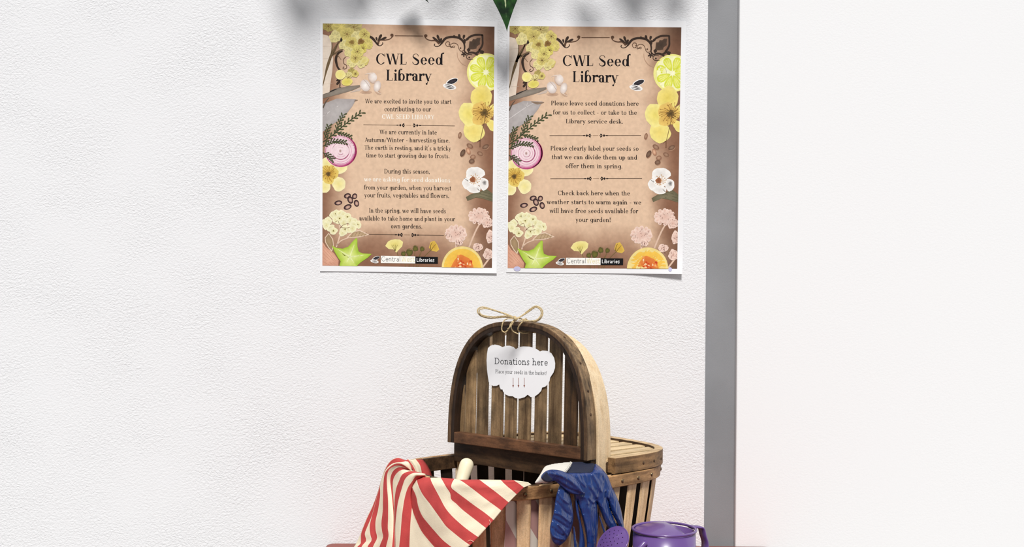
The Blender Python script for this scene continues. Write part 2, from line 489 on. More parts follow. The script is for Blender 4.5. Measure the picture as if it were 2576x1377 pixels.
# ------------------------------------------------------------------ the two printed posters
from mathutils import noise
# sheet corners TL, TR, BR, BL in the first sheet's coordinates, and its printed field
def clip_poly(poly, inside):
    """poly of [x, y, r, g, b]; inside = list of (nx, ny, c) with nx*x + ny*y + c >= 0"""
    for nx, ny, c in inside:
        if not poly: return poly
        out = []
        for i in range(len(poly)):
            a, b = poly[i], poly[(i + 1) % len(poly)]
            da, db = nx * a[0] + ny * a[1] + c, nx * b[0] + ny * b[1] + c
            if da >= 0: out.append(a)
            if (da >= 0) != (db >= 0):
                t = da / (da - db)
                out.append([p + (q - p) * t for p, q in zip(a, b)])
        poly = out
    return poly

FIELD = [(812, 59), (1244, 67), (1237.5, 674.5), (811, 668.5)]
def field_planes():
    pl = []
    for i in range(4):
        (x0, y0), (x1, y1) = FIELD[i], FIELD[(i + 1) % 4]
        nx, ny = -(y1 - y0), (x1 - x0)
        pl.append((nx, ny, -(nx * x0 + ny * y0)))
    return pl
PLANES = field_planes()

def bend(q):
    """cut large shapes near the curling lower edge so that they follow the sheet"""
    ys = [v[1] for v in q]; xs = [v[0] for v in q]
    if max(ys) < 585: return [q]
    out = []
    cy = [0, 585] + list(range(597, 640, 12)) + list(range(640, 682, 4))
    for a, b in zip(cy, cy[1:]):
        if b < min(ys) or a > max(ys): continue
        s = clip_poly(q, [(0, 1, -a), (0, -1, b)])
        if len(s) < 3: continue
        x0, x1 = min(v[0] for v in s), max(v[0] for v in s)
        n = max(1, int((x1 - x0) / 14))
        for k in range(n):
            out.append(clip_poly(s, [(1, 0, -(x0 + (x1 - x0) * k / n)), (-1, 0, x0 + (x1 - x0) * (k + 1) / n)]) if n > 1 else s)
    return out

class Ink:
    """printed shapes in sheet coordinates, carried onto the paper by put(x, y, layer)"""
    def __init__(self, put):
        self.put, self.layer, self.mb = put, 1, MB()
    def start(self): self.mb = MB()
    def done(self, name, parent):
        o = self.mb.build(name, M['ink'], parent, recalc=False)
        self.mb = MB()
        return o
    def faces(self, polys, dl=0.0):
        """polys of [(x, y, colour)]"""
        for p in polys:
            q0 = clip_poly([[x, y, *c] for x, y, c in p], PLANES)
            if len(q0) < 3: continue
            for q in bend(q0):
                if len(q) < 3: continue
                self.mb.add([self.put(v[0], v[1], self.layer + dl) for v in q], [tuple(range(len(q)))], 0, [(v[2], v[3], v[4], 1) for v in q])
    def fan(self, c, pts, cin, cout, mid=None):
        self.layer += 1.5
        a, b = lin(cin), lin(cout)
        m = lin(mid) if mid else [(u + v) / 2 for u, v in zip(a, b)]
        n = len(pts); P2 = []
        for i in range(n):
            p, q = pts[i], pts[(i + 1) % n]
            pm = (c[0] + (p[0] - c[0]) * .6, c[1] + (p[1] - c[1]) * .6)
            qm = (c[0] + (q[0] - c[0]) * .6, c[1] + (q[1] - c[1]) * .6)
            P2.append([(c[0], c[1], a), (pm[0], pm[1], m), (qm[0], qm[1], m)])
            P2.append([(pm[0], pm[1], m), (p[0], p[1], b), (q[0], q[1], b), (qm[0], qm[1], m)])
        self.faces(P2)
    def poly(self, pts, cout, cin=None):
        c = (sum(p[0] for p in pts) / len(pts), sum(p[1] for p in pts) / len(pts))
        self.fan(c, pts, cin or cout, cout)
    def rib(self, ctrl, w, col, n=0):
        c = lin(col)
        n = n or max(10, 5 * len(ctrl))
        pts = curve2(ctrl, n)
        if isinstance(w, (list, tuple)):
            w = [interp(i / (n - 1), [k / (len(w) - 1) for k in range(len(w))], w) for i in range(n)]
        self.faces([[(x, y, c) for x, y in q] for q in rib2(pts, w)], .9)
    def ell(self, cx, cy, rx, ry, rot, cin, cout, n=20, wob=0.0, seed=0, mid=None):
        rr = random.Random(seed * 31 + int(cx * 7 + cy))
        ca, sa = math.cos(R(rot)), math.sin(R(rot))
        ph = [rr.uniform(0, 6.28) for _ in range(3)]
        pts = []
        for i in range(n):
            a = 2 * math.pi * i / n
            k = 1 + wob * (math.sin(3 * a + ph[0]) + .7 * math.sin(5 * a + ph[1]) + .5 * math.sin(8 * a + ph[2]))
            x, y = rx * k * math.cos(a), ry * k * math.sin(a)
            pts.append((cx + x * ca - y * sa, cy + x * sa + y * ca))
        self.fan((cx, cy), pts, cin, cout, mid)
    def petal(self, cx, cy, ang, ln, wd, cin, cout, wob=.05, seed=0):
        ca, sa = math.cos(R(ang)), math.sin(R(ang))
        rr = random.Random(seed + int(ang * 3 + cx))
        pts = []
        for i in range(20):
            a = 2 * math.pi * i / 20
            t = (1 - math.cos(a)) / 2
            x = ln * t
            y = wd * math.sin(a) * (0.35 + 0.65 * t) * (1 + rr.uniform(-wob, wob))
            pts.append((cx + x * ca - y * sa, cy + x * sa + y * ca))
        self.fan((cx + ln * .5 * ca, cy + ln * .5 * sa), pts, cin, cout)

YEL, PALE, OLIVE, BRN = (214, 197, 116), (228, 215, 150), (176, 159, 92), (126, 98, 56)
INKB = (58, 44, 36)

def draw_field(I, parent):
    nx, ny = 44, 62
    (x0, y0), (x1, y1), (x2, y2), (x3, y3) = FIELD
    g = {}
    for i in range(nx + 1):
        for j in range(ny + 1):
            s, t = i / nx, j / ny
            xt, yt = x0 + (x1 - x0) * s, y0 + (y1 - y0) * s
            xb, yb = x3 + (x2 - x3) * s, y3 + (y2 - y3) * s
            x, y = xt + (xb - xt) * t, yt + (yb - yt) * t
            e = max(abs(s - .48) / .5, abs(t - .45) / .56)
            nz = noise.fractal(Vector((s * 5, t * 7, 3.1)), 1.0, 2.0, 4) * .22 + noise.noise(Vector((s * 2, t * 2.4, 9))) * .16
            k = min(max((e - .60) / .42 + nz, 0), 1)
            k = k * k * (3 - 2 * k)
            c = [u + (v - u) * k for u, v in zip((224, 192, 163), (136, 96, 74))]
            cor = max(0, (s - .8) / .2) * max(0, (.17 - t) / .17) + .6 * max(0, (s - .85) / .15) * max(0, (t - .8) / .2)
            c = [u * (1 - .35 * cor) for u in c]
            g[i, j] = (x, y, lin(c))
    I.faces([[g[i, j], g[i + 1, j], g[i + 1, j + 1], g[i, j + 1]] for i in range(nx) for j in range(ny)])
    I.done('printed_background', parent)

def draw_scrolls(I, parent):
    b = INKB; b2 = (92, 66, 50)
    I.rib([(993, 90), (1064, 90.7)], 1.8, b2)
    # left branch
    I.rib([(922, 90), (934, 94), (943, 103), (950, 113), (957, 115), (963, 110), (962, 107)], [6, 6, 6.5, 5, 2.5, 2, 2.5], b)
    I.rib([(950, 112), (955, 101), (968, 101), (981, 98), (989, 90)], [6, 4.5, 3, 2.2, 3], b2)
    I.ell(986, 88.5, 4.2, 3.8, 0, b2, b2)
    I.petal(951, 103, -62, 19, 4.6, b, b); I.petal(955, 101, -22, 19, 4.0, b, b); I.petal(949, 104, -105, 11, 3.4, b, b)
    # right branch
    I.ell(1071, 90, 4.2, 4, 0, b2, b2)
    I.rib([(1068, 90), (1073, 98), (1084, 102), (1096, 102), (1105, 110)], [3, 2.2, 3, 4.5, 6], b2)
    I.petal(1106, 106, -145, 22, 3.6, b, b); I.petal(1107, 106, -112, 20, 4.2, b, b); I.petal(1106, 110, -72, 15, 4, b, b)
    I.rib([(1094, 110), (1092, 113), (1096, 117), (1104, 116), (1110, 110), (1119, 98), (1130, 93.5), (1142, 93), (1156, 96), (1166, 106), (1169, 119), (1168, 128), (1176, 136)], [2.5, 2, 2.5, 6, 6, 5.5, 5.5, 6, 6, 4.5, 4, 3.5, 3], b, 30)
    for cx, cy, a in ((1150, 96, -150), (1158, 97, -110), (1165, 99, -75), (1170, 103, -40), (1170, 110, -100)):
        I.petal(cx, cy, a, 12, 4.2, b, b)
    I.rib([(1172, 102), (1180, 94), (1192, 88.5), (1204, 87.5), (1214, 88)], [3.5, 5, 5, 5, 4], b)
    I.rib([(1213.5, 87), (1214, 100), (1213.5, 113), (1206, 127)], [5, 4.4, 4.8, 5.5], b)
    I.rib([(1206, 124), (1203, 131), (1196, 134)], [3, 6, 4], b)
    I.ell(1212, 131, 6, 4.5, 20, b, b, wob=.12)
    lf = [(1179, 120), (1180, 112), (1181, 104), (1187, 104), (1190, 98), (1196, 99), (1201, 95), (1209, 95), (1207, 105), (1208, 111), (1203, 114), (1199, 118), (1199, 122), (1190, 124), (1182, 124)]
    I.poly(lf, (84, 66, 54), (70, 56, 46))
    I.poly([(1174, 125), (1179, 120), (1184, 126), (1178, 132)], b)
    I.rib([(1132, 110), (1130, 115), (1125, 117), (1121, 111), (1124, 105), (1131, 106), (1131, 111), (1128, 111)], 1.5, b2, 20)
    I.rib([(1129, 117), (1137, 118), (1143, 120), (1144, 116), (1139, 116), (1135, 121), (1133, 114), (1138, 109), (1146, 109), (1152, 114), (1155, 124), (1160, 129), (1168, 126)], 1.5, b2, 26)
    I.ell(1158.5, 121, 2.1, 2.1, 0, b2, b2)
    for a in range(0, 360, 72): I.petal(1167, 136, a + 20, 7, 2.6, b, b)
    I.rib([(1174, 136), (1182, 132.5), (1192, 133), (1202, 139)], [2, 5, 5, 4], b)
    I.rib([(1188, 138), (1178, 137), (1173, 143), (1178, 149), (1190, 149)], 1.6, b, 16)
    I.ell(1180.5, 144.5, 2.1, 2.1, 0, b, b)
    I.rib([(1150, 132), (1152, 146), (1162, 160), (1176, 167)], [1.2, 1.6, 2, 1], (186, 150, 124))
    # left side piece
    I.rib([(862, 128), (850, 135), (845, 150), (850, 170), (858, 178)], [3, 6, 6.5, 5, 4], b)
    I.rib([(870, 143), (864, 150), (865, 160), (871, 164), (872, 171), (866, 174), (862, 171), (866, 168)], 1.7, b2, 18)
    I.petal(860, 198, 160, 15, 3.5, b, b); I.petal(857, 201, 130, 16, 4, b, b); I.petal(856, 204, 95, 16, 2, b, b)
    I.done('printed_scrollwork', parent)

def draw_dried_flowers(I, parent):
    I.poly([(811, 86), (826, 90), (834, 104), (838, 150), (836, 180), (831, 212), (829, 232), (811, 238)], (226, 208, 190), (232, 218, 202))
    for y in (117, 148, 212): I.rib([(812, y), (836, y - 1)], .8, (200, 180, 160), 5)
    st = (112, 92, 66)
    for c, w in (([(812, 216), (818, 190), (824, 167), (834, 138), (848, 112), (862, 97)], [2, 3.5, 7, 7, 4, 3]),
                 ([(830, 150), (835, 125), (834, 100), (830, 80)], [5, 3, 2, 1.5]), ([(834, 142), (846, 120), (852, 100), (856, 80)], [4, 3, 2, 1.5]),
                 ([(838, 138), (852, 128), (866, 124), (880, 122)], [3, 2.5, 2, 2]), ([(838, 132), (850, 140), (858, 150)], [2, 1.2, 1])):
        I.rib(c, w, st)
    I.ell(861, 99, 4.5, 7, 25, (40, 36, 34), (48, 42, 40))
    fl = [(826, 66, 13, OLIVE), (858, 68, 20, YEL), (890, 68, 22, (196, 180, 116)), (843, 92, 14, PALE), (873, 86, 16, YEL), (899, 92, 14, PALE),
          (917, 86, 13, YEL), (926, 110, 12, YEL), (913, 121, 11, (214, 200, 104)), (866, 113, 12, PALE), (885, 108, 14, YEL), (878, 131, 12, PALE),
          (899, 130, 15, (222, 208, 120)), (886, 156, 13, PALE), (894, 146, 12, YEL), (916, 153, 11, YEL), (908, 162, 9, PALE), (884, 182, 10, OLIVE), (894, 186, 8, YEL), (876, 190, 9, PALE)]
    for k, (x, y, r, c) in enumerate(fl):
        r *= 1.14
        dk = tuple(v * .78 for v in c)
        I.ell(x, y, r, r * .85, k * 37, dk, c, wob=.09, seed=k)
        for a in range(4): I.petal(x, y, a * 90 + k * 29, r * .95, r * .42, tuple(v * .9 for v in c), tuple(min(v * 1.06, 250) for v in c), seed=k)
        if k % 2 == 0:
            for a in range(8): I.rib([(x, y), (x + r * .45 * math.cos(a * .8 + k), y + r * .45 * math.sin(a * .8 + k))], 1.0, BRN, 4)
    I.ell(908, 104, 8, 7, 0, (112, 78, 46), (150, 118, 60), wob=.14)
    I.ell(885, 106, 6, 5, 0, (130, 104, 56), (160, 132, 70), wob=.14)
    I.petal(904, 163, -40, 27, 10, YEL, PALE)
    I.ell(856, 188, 12.5, 12.5, 0, (236, 222, 130), (244, 232, 158))
    I.ell(873, 206, 14, 10, -8, (214, 200, 92), (234, 218, 124))
    for a in range(9): I.rib([(876, 196), (876 + 9 * math.cos(a), 190 + 9 * math.sin(a))], .9, (150, 124, 70), 4)
    I.done('printed_yellow_blossoms', parent)

def draw_garlic(I, parent):
    I.ell(921, 232, 15, 4, 0, (176, 142, 118), (206, 172, 146)); I.ell(950, 231, 10, 5, 40, (176, 142, 118), (210, 176, 150))
    I.ell(936, 197, 9.5, 14, -28, (238, 226, 216), (198, 172, 156)); I.ell(940, 193, 8, 11, -24, (244, 236, 230), (226, 210, 200)); I.rib([(918, 188), (926, 185), (938, 184)], [1, 2.5, 3], (226, 208, 194))
    I.ell(919, 215, 12.5, 15.5, -22, (246, 240, 236), (212, 194, 184)); I.rib([(914, 200), (922, 208), (931, 222)], .9, (170, 142, 126))
    I.ell(949, 217, 9, 14.5, 14, (246, 238, 232), (206, 186, 174)); I.rib([(946, 229), (952, 233), (959, 237)], [2.5, 1.5, .8], (224, 204, 186))
    I.done('printed_garlic_cloves', parent)

def draw_bark(I, parent):
    I.poly([(812, 262), (848, 248), (896, 250), (886, 268), (864, 296), (838, 312), (812, 332)], (170, 162, 160), (186, 180, 178))
    I.rib([(812, 293), (835, 277), (858, 262), (872, 254)], [1, 1.6, 1.4, .8], (214, 208, 206)); I.rib([(856, 264), (858, 252)], .9, (210, 204, 200))
    I.rib([(868, 250), (884, 254), (900, 252)], [2, 7, 2], (140, 118, 100))
    I.poly([(812, 238), (840, 224), (876, 217), (905, 214), (906, 219), (886, 228), (858, 236), (812, 248)], (126, 114, 102), (148, 138, 126))
    I.poly([(880, 233), (902, 222), (910, 221), (905, 229)], (204, 186, 172))
    I.rib([(814, 237), (828, 232), (858, 219)], [1.5, 3, 1], (42, 36, 34))
    I.rib([(812, 272), (820, 256), (828, 246)], [4, 3, 1], (92, 80, 68))
    I.done('printed_bark', parent)

def draw_lemon(I, parent):
    cx, cy, r = 1222.5, 182, 48
    I.ell(cx, cy, r, r, 0, (246, 244, 196), (240, 234, 140), 40)
    I.ell(cx, cy, r * .9, r * .9, 0, (246, 246, 204), (246, 244, 190), 40)
    for k, a in enumerate((200, 245, 292, 335, 20, 65, 110, 155)):
        I.petal(cx + 6 * math.cos(R(a)), cy + 6 * math.sin(R(a)), a, r * .75, 13.5, (230, 230, 110), (212, 218, 62), seed=k)
        for d in (-9, 0, 9):
            I.rib([(cx + 14 * math.cos(R(a + d)), cy + 14 * math.sin(R(a + d))), (cx + 36 * math.cos(R(a + d)), cy + 36 * math.sin(R(a + d)))], [.6, 1.6], (240, 240, 156), 4)
    I.ell(cx, cy, 7, 6, 0, (250, 248, 214), (246, 244, 190))
    I.done('printed_lemon_slice', parent)

def seeds_mark(I, cx, cy, s):
    w, d = (244, 240, 236), (44, 40, 44)
    I.ell(cx + 3 * s, cy - 6 * s, 16 * s, 7.2 * s, -22, w, w); I.ell(cx + 4 * s, cy - 6 * s, 14 * s, 5.6 * s, -22, (62, 58, 64), (34, 32, 36))
    I.ell(cx - 3 * s, cy + 7 * s, 17 * s, 7.2 * s, 12, w, w)
    for dy, l in ((-3, 11), (0.3, 13), (3.4, 11)):
        I.rib([(cx - 3 * s - l * s, cy + 7 * s + (dy - l * .2) * s), (cx - 3 * s, cy + 7 * s + (dy * 1.25) * s), (cx - 3 * s + l * s, cy + 7 * s + (dy * .5 + l * .25) * s)], [.6 * s, 2.4 * s, .6 * s], d, 8)

def draw_seeds(I, parent):
    seeds_mark(I, 1134, 211, 1.0)
    I.done('printed_sunflower_seeds', parent)

def stamens(I, cx, cy, r, n, col, seed=0, w=.9):
    rr = random.Random(seed)
    for k in range(n):
        a = 6.283 * k / n + rr.uniform(-.15, .15); q = r * rr.uniform(.7, 1.1)
        I.rib([(cx, cy), (cx + q * .6 * math.cos(a + .15), cy + q * .6 * math.sin(a + .15)), (cx + q * math.cos(a), cy + q * math.sin(a))], w, col, 6)
        I.ell(cx + q * math.cos(a), cy + q * math.sin(a), 1.5, 1.2, 0, col, col, 6)

def draw_poppy(I, parent):
    c1, c2 = (236, 214, 118), (240, 226, 140)
    I.petal(1222, 300, 42, 40, 17, c1, c2); I.petal(1222, 282, -20, 40, 18, c1, c2)
    I.ell(1192, 331, 28, 25, 40, c1, c2, wob=.04); I.ell(1180, 287, 26, 30, -10, (234, 216, 112), (242, 230, 150), wob=.04)
    I.ell(1211, 244, 27, 29, 10, (228, 206, 100), (240, 222, 132), wob=.04)
    I.ell(1212, 286, 27, 29, 0, (214, 168, 84), (232, 198, 110), 24, wob=.1)
    stamens(I, 1219, 284, 27, 30, (158, 116, 56), 3); I.ell(1219, 284, 9, 8, 0, (96, 76, 40), (140, 108, 56), wob=.12)
    stamens(I, 1219, 284, 12, 14, (84, 66, 38), 5)
    I.rib([(1222, 290), (1216, 318), (1210, 345), (1207, 356)], 1.4, (120, 88, 56)); I.rib([(1201, 358), (1207, 353), (1207.5, 370)], [1, 2.4, 2.6], (120, 84, 62))
    I.done('printed_large_yellow_flower', parent)

def draw_brown_seeds(I, parent):
    for x, y, a, b, r, k in ((1156.5, 340, 4, 8, 15, .9), (1182, 367.5, 9, 5.5, 33, .85), (1178, 380, 5, 8.5, -20, 1.15), (1164, 385, 5.5, 10, 28, .62), (1221.6, 369.5, 9, 5.4, -28, .72), (1208, 387, 8, 5, 28, .85), (1189.5, 395, 7, 5.5, -20, .95), (1186.6, 406, 7.4, 5.8, -15, .72)):
        I.ell(x + 1, y + 2, a, b, r, (150, 112, 90), (170, 132, 106))
        I.ell(x, y, a, b, r, (206 * k, 166 * k, 136 * k), (140 * k, 96 * k, 74 * k))
    I.done('printed_brown_seeds', parent)

def draw_white_flower(I, parent):
    I.poly([(1172, 496), (1186, 488), (1206, 484), (1222, 474), (1240, 488), (1240, 508), (1214, 500), (1196, 497), (1176, 506)], (104, 98, 74), (132, 124, 98))
    for y in (484, 491, 498): I.rib([(1206, y - 4), (1240, y + 6)], 1, (88, 84, 60), 4)
    w, g = (248, 246, 242), (226, 220, 214)
    I.ell(1195, 437, 24, 17, -6, g, w, wob=.05); I.ell(1175, 461, 12, 15, 15, g, w, wob=.05); I.ell(1217, 463, 12, 16, -10, g, w, wob=.05); I.ell(1192, 476, 18, 10, 4, g, w, wob=.06)
    I.ell(1194, 456, 15, 14, 0, (232, 222, 212), w); stamens(I, 1194, 452, 13, 14, (196, 150, 96), 8); I.ell(1189, 452, 7, 7.5, 0, (140, 84, 54), (164, 106, 72), wob=.1)
    I.ell(1219, 460, 5, 6, 0, (110, 106, 104), (200, 196, 192), wob=.1); I.rib([(1168, 449), (1178, 456)], [.6, 1.4], (80, 76, 74), 4); I.rib([(1200, 474), (1206, 480)], [.8, 1.8], (110, 104, 100), 4)
    I.done('printed_white_flower', parent)

def pink(I, cx, cy, rx, ry, seed):
    c1, c2 = (222, 184, 168), (240, 214, 200)
    rr = random.Random(seed)
    I.ell(cx, cy, rx * .8, ry * .8, 0, c1, c2, 24, .1, seed)
    for k in range(12):
        a = k * 30 + rr.uniform(-8, 8)
        x, y = cx + rx * .55 * math.cos(R(a)), cy + ry * .55 * math.sin(R(a))
        I.petal(x - 4 * math.cos(R(a)), y - 4 * math.sin(R(a)), a, rx * .46, rx * .2, c1, c2, .12, k)
    for k in range(16):
        a, q = rr.uniform(0, 6.28), rr.uniform(.1, .85)
        x, y = cx + rx * q * math.cos(a), cy + ry * q * math.sin(a)
        I.rib([(x, y), (x + rr.uniform(-3, 3), y + rr.uniform(1, 5))], .9, (128, 92, 82), 4)

def draw_pinks(I, parent):
    s = (222, 190, 168)
    I.rib([(1212, 556), (1200, 575), (1190, 597), (1180, 622)], [3, 4, 4, 4], s); I.rib([(1147, 606), (1147, 624)], 4, s); I.rib([(1235, 645), (1214, 673)], 4, s)
    for k, a in enumerate(((1205, 544, 31, 22), (1226, 560, 18, 16), (1147, 589, 32, 24), (1155, 610, 12, 9), (1235, 596, 16, 20), (1202, 622, 16, 12), (1228, 640, 16, 17))):
        pink(I, *a, k)
    I.done('printed_pink_flowers', parent)

def draw_melon(I, parent):
    cx, cy = 1163, 674
    I.ell(cx, cy, 52, 54, 0, (240, 220, 150), (236, 214, 140), 36)
    I.ell(cx, cy + 1, 47, 49, 0, (232, 170, 66), (238, 196, 84), 36)
    I.ell(cx, cy + 2, 29, 32, 0, (206, 92, 46), (222, 130, 62), 26, .06)
    rr = random.Random(4)
    for k in range(26):
        a, q = rr.uniform(math.pi, 2 * math.pi), rr.uniform(3, 26)
        c = ((236, 150, 90), (196, 66, 36), (246, 214, 170))[k % 3]
        I.petal(cx + q * math.cos(a), cy - 2 + q * math.sin(a), rr.uniform(0, 360), rr.uniform(5, 9), 2.4, c, c, .1, k)
    I.done('printed_melon_half', parent)

def draw_meadow(I, parent):
    st = (118, 98, 60)
    for c in ([(997, 630), (1004, 652)], [(1016, 640), (1020, 674)], [(1030, 640), (1029, 674)], [(1044, 630), (1040, 674)], [(1061, 630), (1046, 674)], [(1086, 628), (1066, 648), (1050, 674)], [(1052, 650), (1056, 640)]):
        I.rib(c, 1.6, st)
    I.poly([(969, 619), (976, 608), (984, 604), (994, 602), (1006, 603), (1014, 609), (1012, 620), (1004, 628), (997, 636), (990, 628), (978, 627)], (240, 228, 156), (222, 206, 116))
    for dx in (-9, -4, 1, 6): I.rib([(994, 632), (994 + dx, 616)], [1.2, .8], (128, 112, 56), 5)
    for x, y, r in ((1030, 636, 8.5), (1045, 626, 6.8), (1062, 627, 5.6), (1015, 639, 6)):
        I.ell(x, y, r, r, 0, (116, 110, 50), (78, 76, 40), wob=.08)
        I.rib([(x - r, y - r * .6), (x, y - r * 1.3), (x + r, y - r * .6)], .8, (116, 104, 60), 6)
    I.poly([(1083, 609), (1093, 606), (1100, 616), (1105, 628), (1098, 634), (1086, 631), (1079, 624)], (222, 186, 84), (198, 156, 60))
    I.rib([(1082, 628), (1084, 616), (1088, 610)], [3, 2, 1], (132, 104, 46)); I.rib([(1084, 630), (1090, 622), (1097, 614)], [2, 1.4, .8], (132, 104, 46))
    I.done('printed_meadow_flowers', parent)

def draw_starfruit(I, parent):
    pts = [(835, 618), (846, 624), (862, 626), (876, 621), (887, 608), (896, 599), (899, 602), (899, 620), (902, 633), (912, 638), (935, 639), (926, 648), (908, 660), (899, 668), (902, 682), (880, 690), (852, 676), (857, 658), (850, 648), (842, 634)]
    I.fan((880, 646), pts, (226, 234, 158), (160, 194, 56), (196, 214, 102))
    for x, y in ((838, 620), (896, 603), (929, 641), (868, 668), (895, 668)):
        I.rib([(880, 646), (880 + (x - 880) * .7, 646 + (y - 646) * .7)], [2.6, .8], (232, 238, 180), 5)
    I.rib([(861, 638), (868, 644), (877, 648)], [.8, 2.4, .8], (110, 108, 46), 6)
    I.done('printed_starfruit_slice', parent)

def draw_leaves(I, parent):
    I.poly([(810, 606), (820, 622), (840, 637), (852, 655), (851, 670), (810, 670)], (206, 150, 126), (226, 176, 150))
    for k in range(5): I.rib([(812, 618 + k * 10), (830, 640 + k * 7), (850, 664 + k * 4)], .8, (190, 134, 110), 6)
    I.poly([(817, 598), (827, 586), (838, 602), (840, 618), (835, 634), (826, 624), (818, 610)], (224, 200, 176), (204, 178, 146))
    I.poly([(819, 599), (827, 589), (836, 603), (838, 617), (834, 630), (827, 621), (820, 609)], (150, 124, 92), (172, 146, 112))
    I.poly([(872, 598), (888, 582), (905, 579), (929, 591), (906, 597), (884, 599)], (232, 206, 184))
    I.poly([(876, 597), (889, 584), (905, 581.5), (924, 591), (905, 595), (886, 597)], (178, 150, 116), (192, 166, 132))
    for k in range(5): I.rib([(884 + k * 8, 596), (890 + k * 8, 584)], .7, (120, 96, 66), 4)
    I.rib([(854, 566), (856, 588), (846, 622)], [4, 3.5, 3], (226, 196, 172)); I.rib([(846, 618), (858, 606), (878, 598)], 2.6, (226, 196, 172))
    I.done('printed_leaves', parent)

def draw_cream_cluster(I, parent):
    c1, c2 = (226, 218, 164), (242, 238, 200)
    for k, (x, y) in enumerate(((230, 590), (200, 620), (300, 520), (330, 500), (390, 500), (430, 520), (480, 540), (210, 650), (270, 690), (300, 720), (340, 580), (430, 620), (380, 560), (520, 590), (570, 610), (610, 640), (560, 650), (420, 740), (450, 700), (510, 700), (545, 690))):
        I.ell(780 + x / 5.1, 440 + y / 5.1, 10.5, 9.5, k * 40, c1, c2, 16, .09, k)
        for a in range(3): I.rib([(780 + x / 5.1, 440 + y / 5.1), (780 + x / 5.1 + 5 * math.cos(a * 2 + k), 440 + y / 5.1 + 5 * math.sin(a * 2 + k))], .7, (206, 194, 132), 4)
        if k % 3 == 0: I.ell(780 + x / 5.1, 440 + y / 5.1, 2, 2, 0, (96, 84, 44), (150, 134, 76), 8)
    for c in ([(854, 566), (850, 556), (842, 560)], [(855, 575), (864, 566), (878, 562)], [(856, 572), (870, 574), (880, 572)]): I.rib(c, 1.1, (128, 96, 70))
    I.done('printed_cream_blossoms', parent)

def draw_beans(I, parent):
    for x, y, a, b, r in ((874, 493, 9, 6.5, -15), (892, 494, 6.5, 7.5, 20), (881, 503, 7, 10, -22), (851, 510.6, 10, 6, -10), (896.7, 511.6, 6.6, 9, -15), (874.5, 521, 10.5, 6.4, -22)):
        I.ell(x, y, a, b, r, (70, 48, 48), (58, 40, 42)); I.ell(x + .5, y + .5, a * .62, b * .62, r, (216, 180, 158), (150, 116, 106))
    I.done('printed_beans', parent)

def draw_side_flower(I, parent):
    c1, c2 = (236, 222, 146), (246, 236, 184)
    I.ell(824, 412, 16, 16, 0, c1, c2, wob=.04); I.ell(856, 419, 18, 19, 20, c1, c2, wob=.04); I.ell(817, 470, 14, 16, 0, c1, c2, wob=.04); I.ell(852, 463, 17, 19, -20, c1, c2, wob=.04)
    I.ell(828, 438, 22, 24, 0, (206, 156, 60), (230, 204, 110), 24, .1); stamens(I, 826, 437, 20, 22, (170, 128, 52), 11); I.ell(826, 438, 6, 6, 0, (78, 62, 38), (130, 100, 50), wob=.1)
    I.done('printed_side_flower', parent)

def draw_onion(I, parent):
    cx, cy = 857, 380
    I.ell(cx, cy, 40, 41, 20, (242, 220, 224), (236, 206, 212), 32)
    for r, w, c in ((38, 2.2, (176, 62, 112)), (35, 1.6, (200, 110, 150)), (32, 1.2, (214, 150, 176)), (27, 1.0, (220, 160, 184)), (21, 1.5, (160, 72, 110)), (15, .9, (222, 168, 190)), (9, 1.0, (190, 130, 150))):
        I.rib([(cx + r * math.cos(R(a)), cy + r * 1.02 * math.sin(R(a))) for a in range(-90, 270, 24)] + [(cx, cy - r * 1.02)], [w * .5, w * 1.7, w * 1.5, w * .6, w * .5], c, 40)
    I.rib([(878, 346), (892, 362), (896, 384), (888, 404), (872, 416)], [1, 3.2, 3.4, 2.6, 1], (166, 44, 96), 16)
    I.ell(cx - 1, cy, 3, 4, 0, (160, 130, 120), (216, 186, 186))
    I.done('printed_onion_slice', parent)

def draw_sprig(I, parent):
    g1, g2 = (92, 98, 62), (58, 64, 42)
    for c, w, n, l in (([(812, 358), (842, 336), (873, 309), (908, 284)], 2.2, 11, 12), ([(844, 333), (852, 312), (863, 290)], 1.6, 6, 11), ([(816, 350), (822, 334), (827, 318)], 1.6, 5, 11), ([(846, 334), (866, 338), (882, 344)], 1.4, 6, 8), ([(812, 368), (838, 356), (868, 358)], 1.6, 9, 10), ([(812, 384), (824, 390), (836, 400)], 1.6, 5, 11)):
        pts = curve2(c, n * 2)
        I.rib(c, w, g2)
        for k in range(1, n * 2):
            (x0, y0), (x1, y1) = pts[k - 1], pts[k]
            a = math.degrees(math.atan2(y1 - y0, x1 - x0))
            I.petal(x1, y1, a + (38 if k % 2 else -38), l, 2.5, g1, g2, .12, k)
    I.done('printed_green_sprig', parent)

def rule(I, mb_put, x0, x1, y0, y1, gaps):
    c = (70, 52, 40)
    def at(x): return y0 + (y1 - y0) * (x - x0) / (x1 - x0)
    (a0, a1), (b0, b1) = gaps
    I.rib([(x0, at(x0)), (a0, at(a0))], 1.3, c, 4); I.rib([(b1, at(b1)), (x1, at(x1))], 1.3, c, 4)
    I.rib([(a1 + 4, at(a1)), (b0 - 4, at(b0))], .9, (120, 92, 70), 4)
    d = (26, 20, 18)
    for s, o, e in ((1, a0, a1), (-1, b1, b0)):
        I.rib([(o - s * 1, at(o)), (o + s * 4, at(o)), (o + s * 7, at(o))], [.8, 3.0, .6], d, 6)
        m = o + s * 10
        I.poly([(m - 3, at(m)), (m, at(m) - 3.6), (m + 3, at(m)), (m, at(m) + 3.6)], d)
        m = e - s * 3.5
        for q in (-1, 1): I.petal(m - s * 3, at(m), (0 if s > 0 else 180) + q * 38, 7, 2.4, d, d)
        I.ell(m + s * 3, at(m), 1.4, 1.2, 0, d, d, 8)

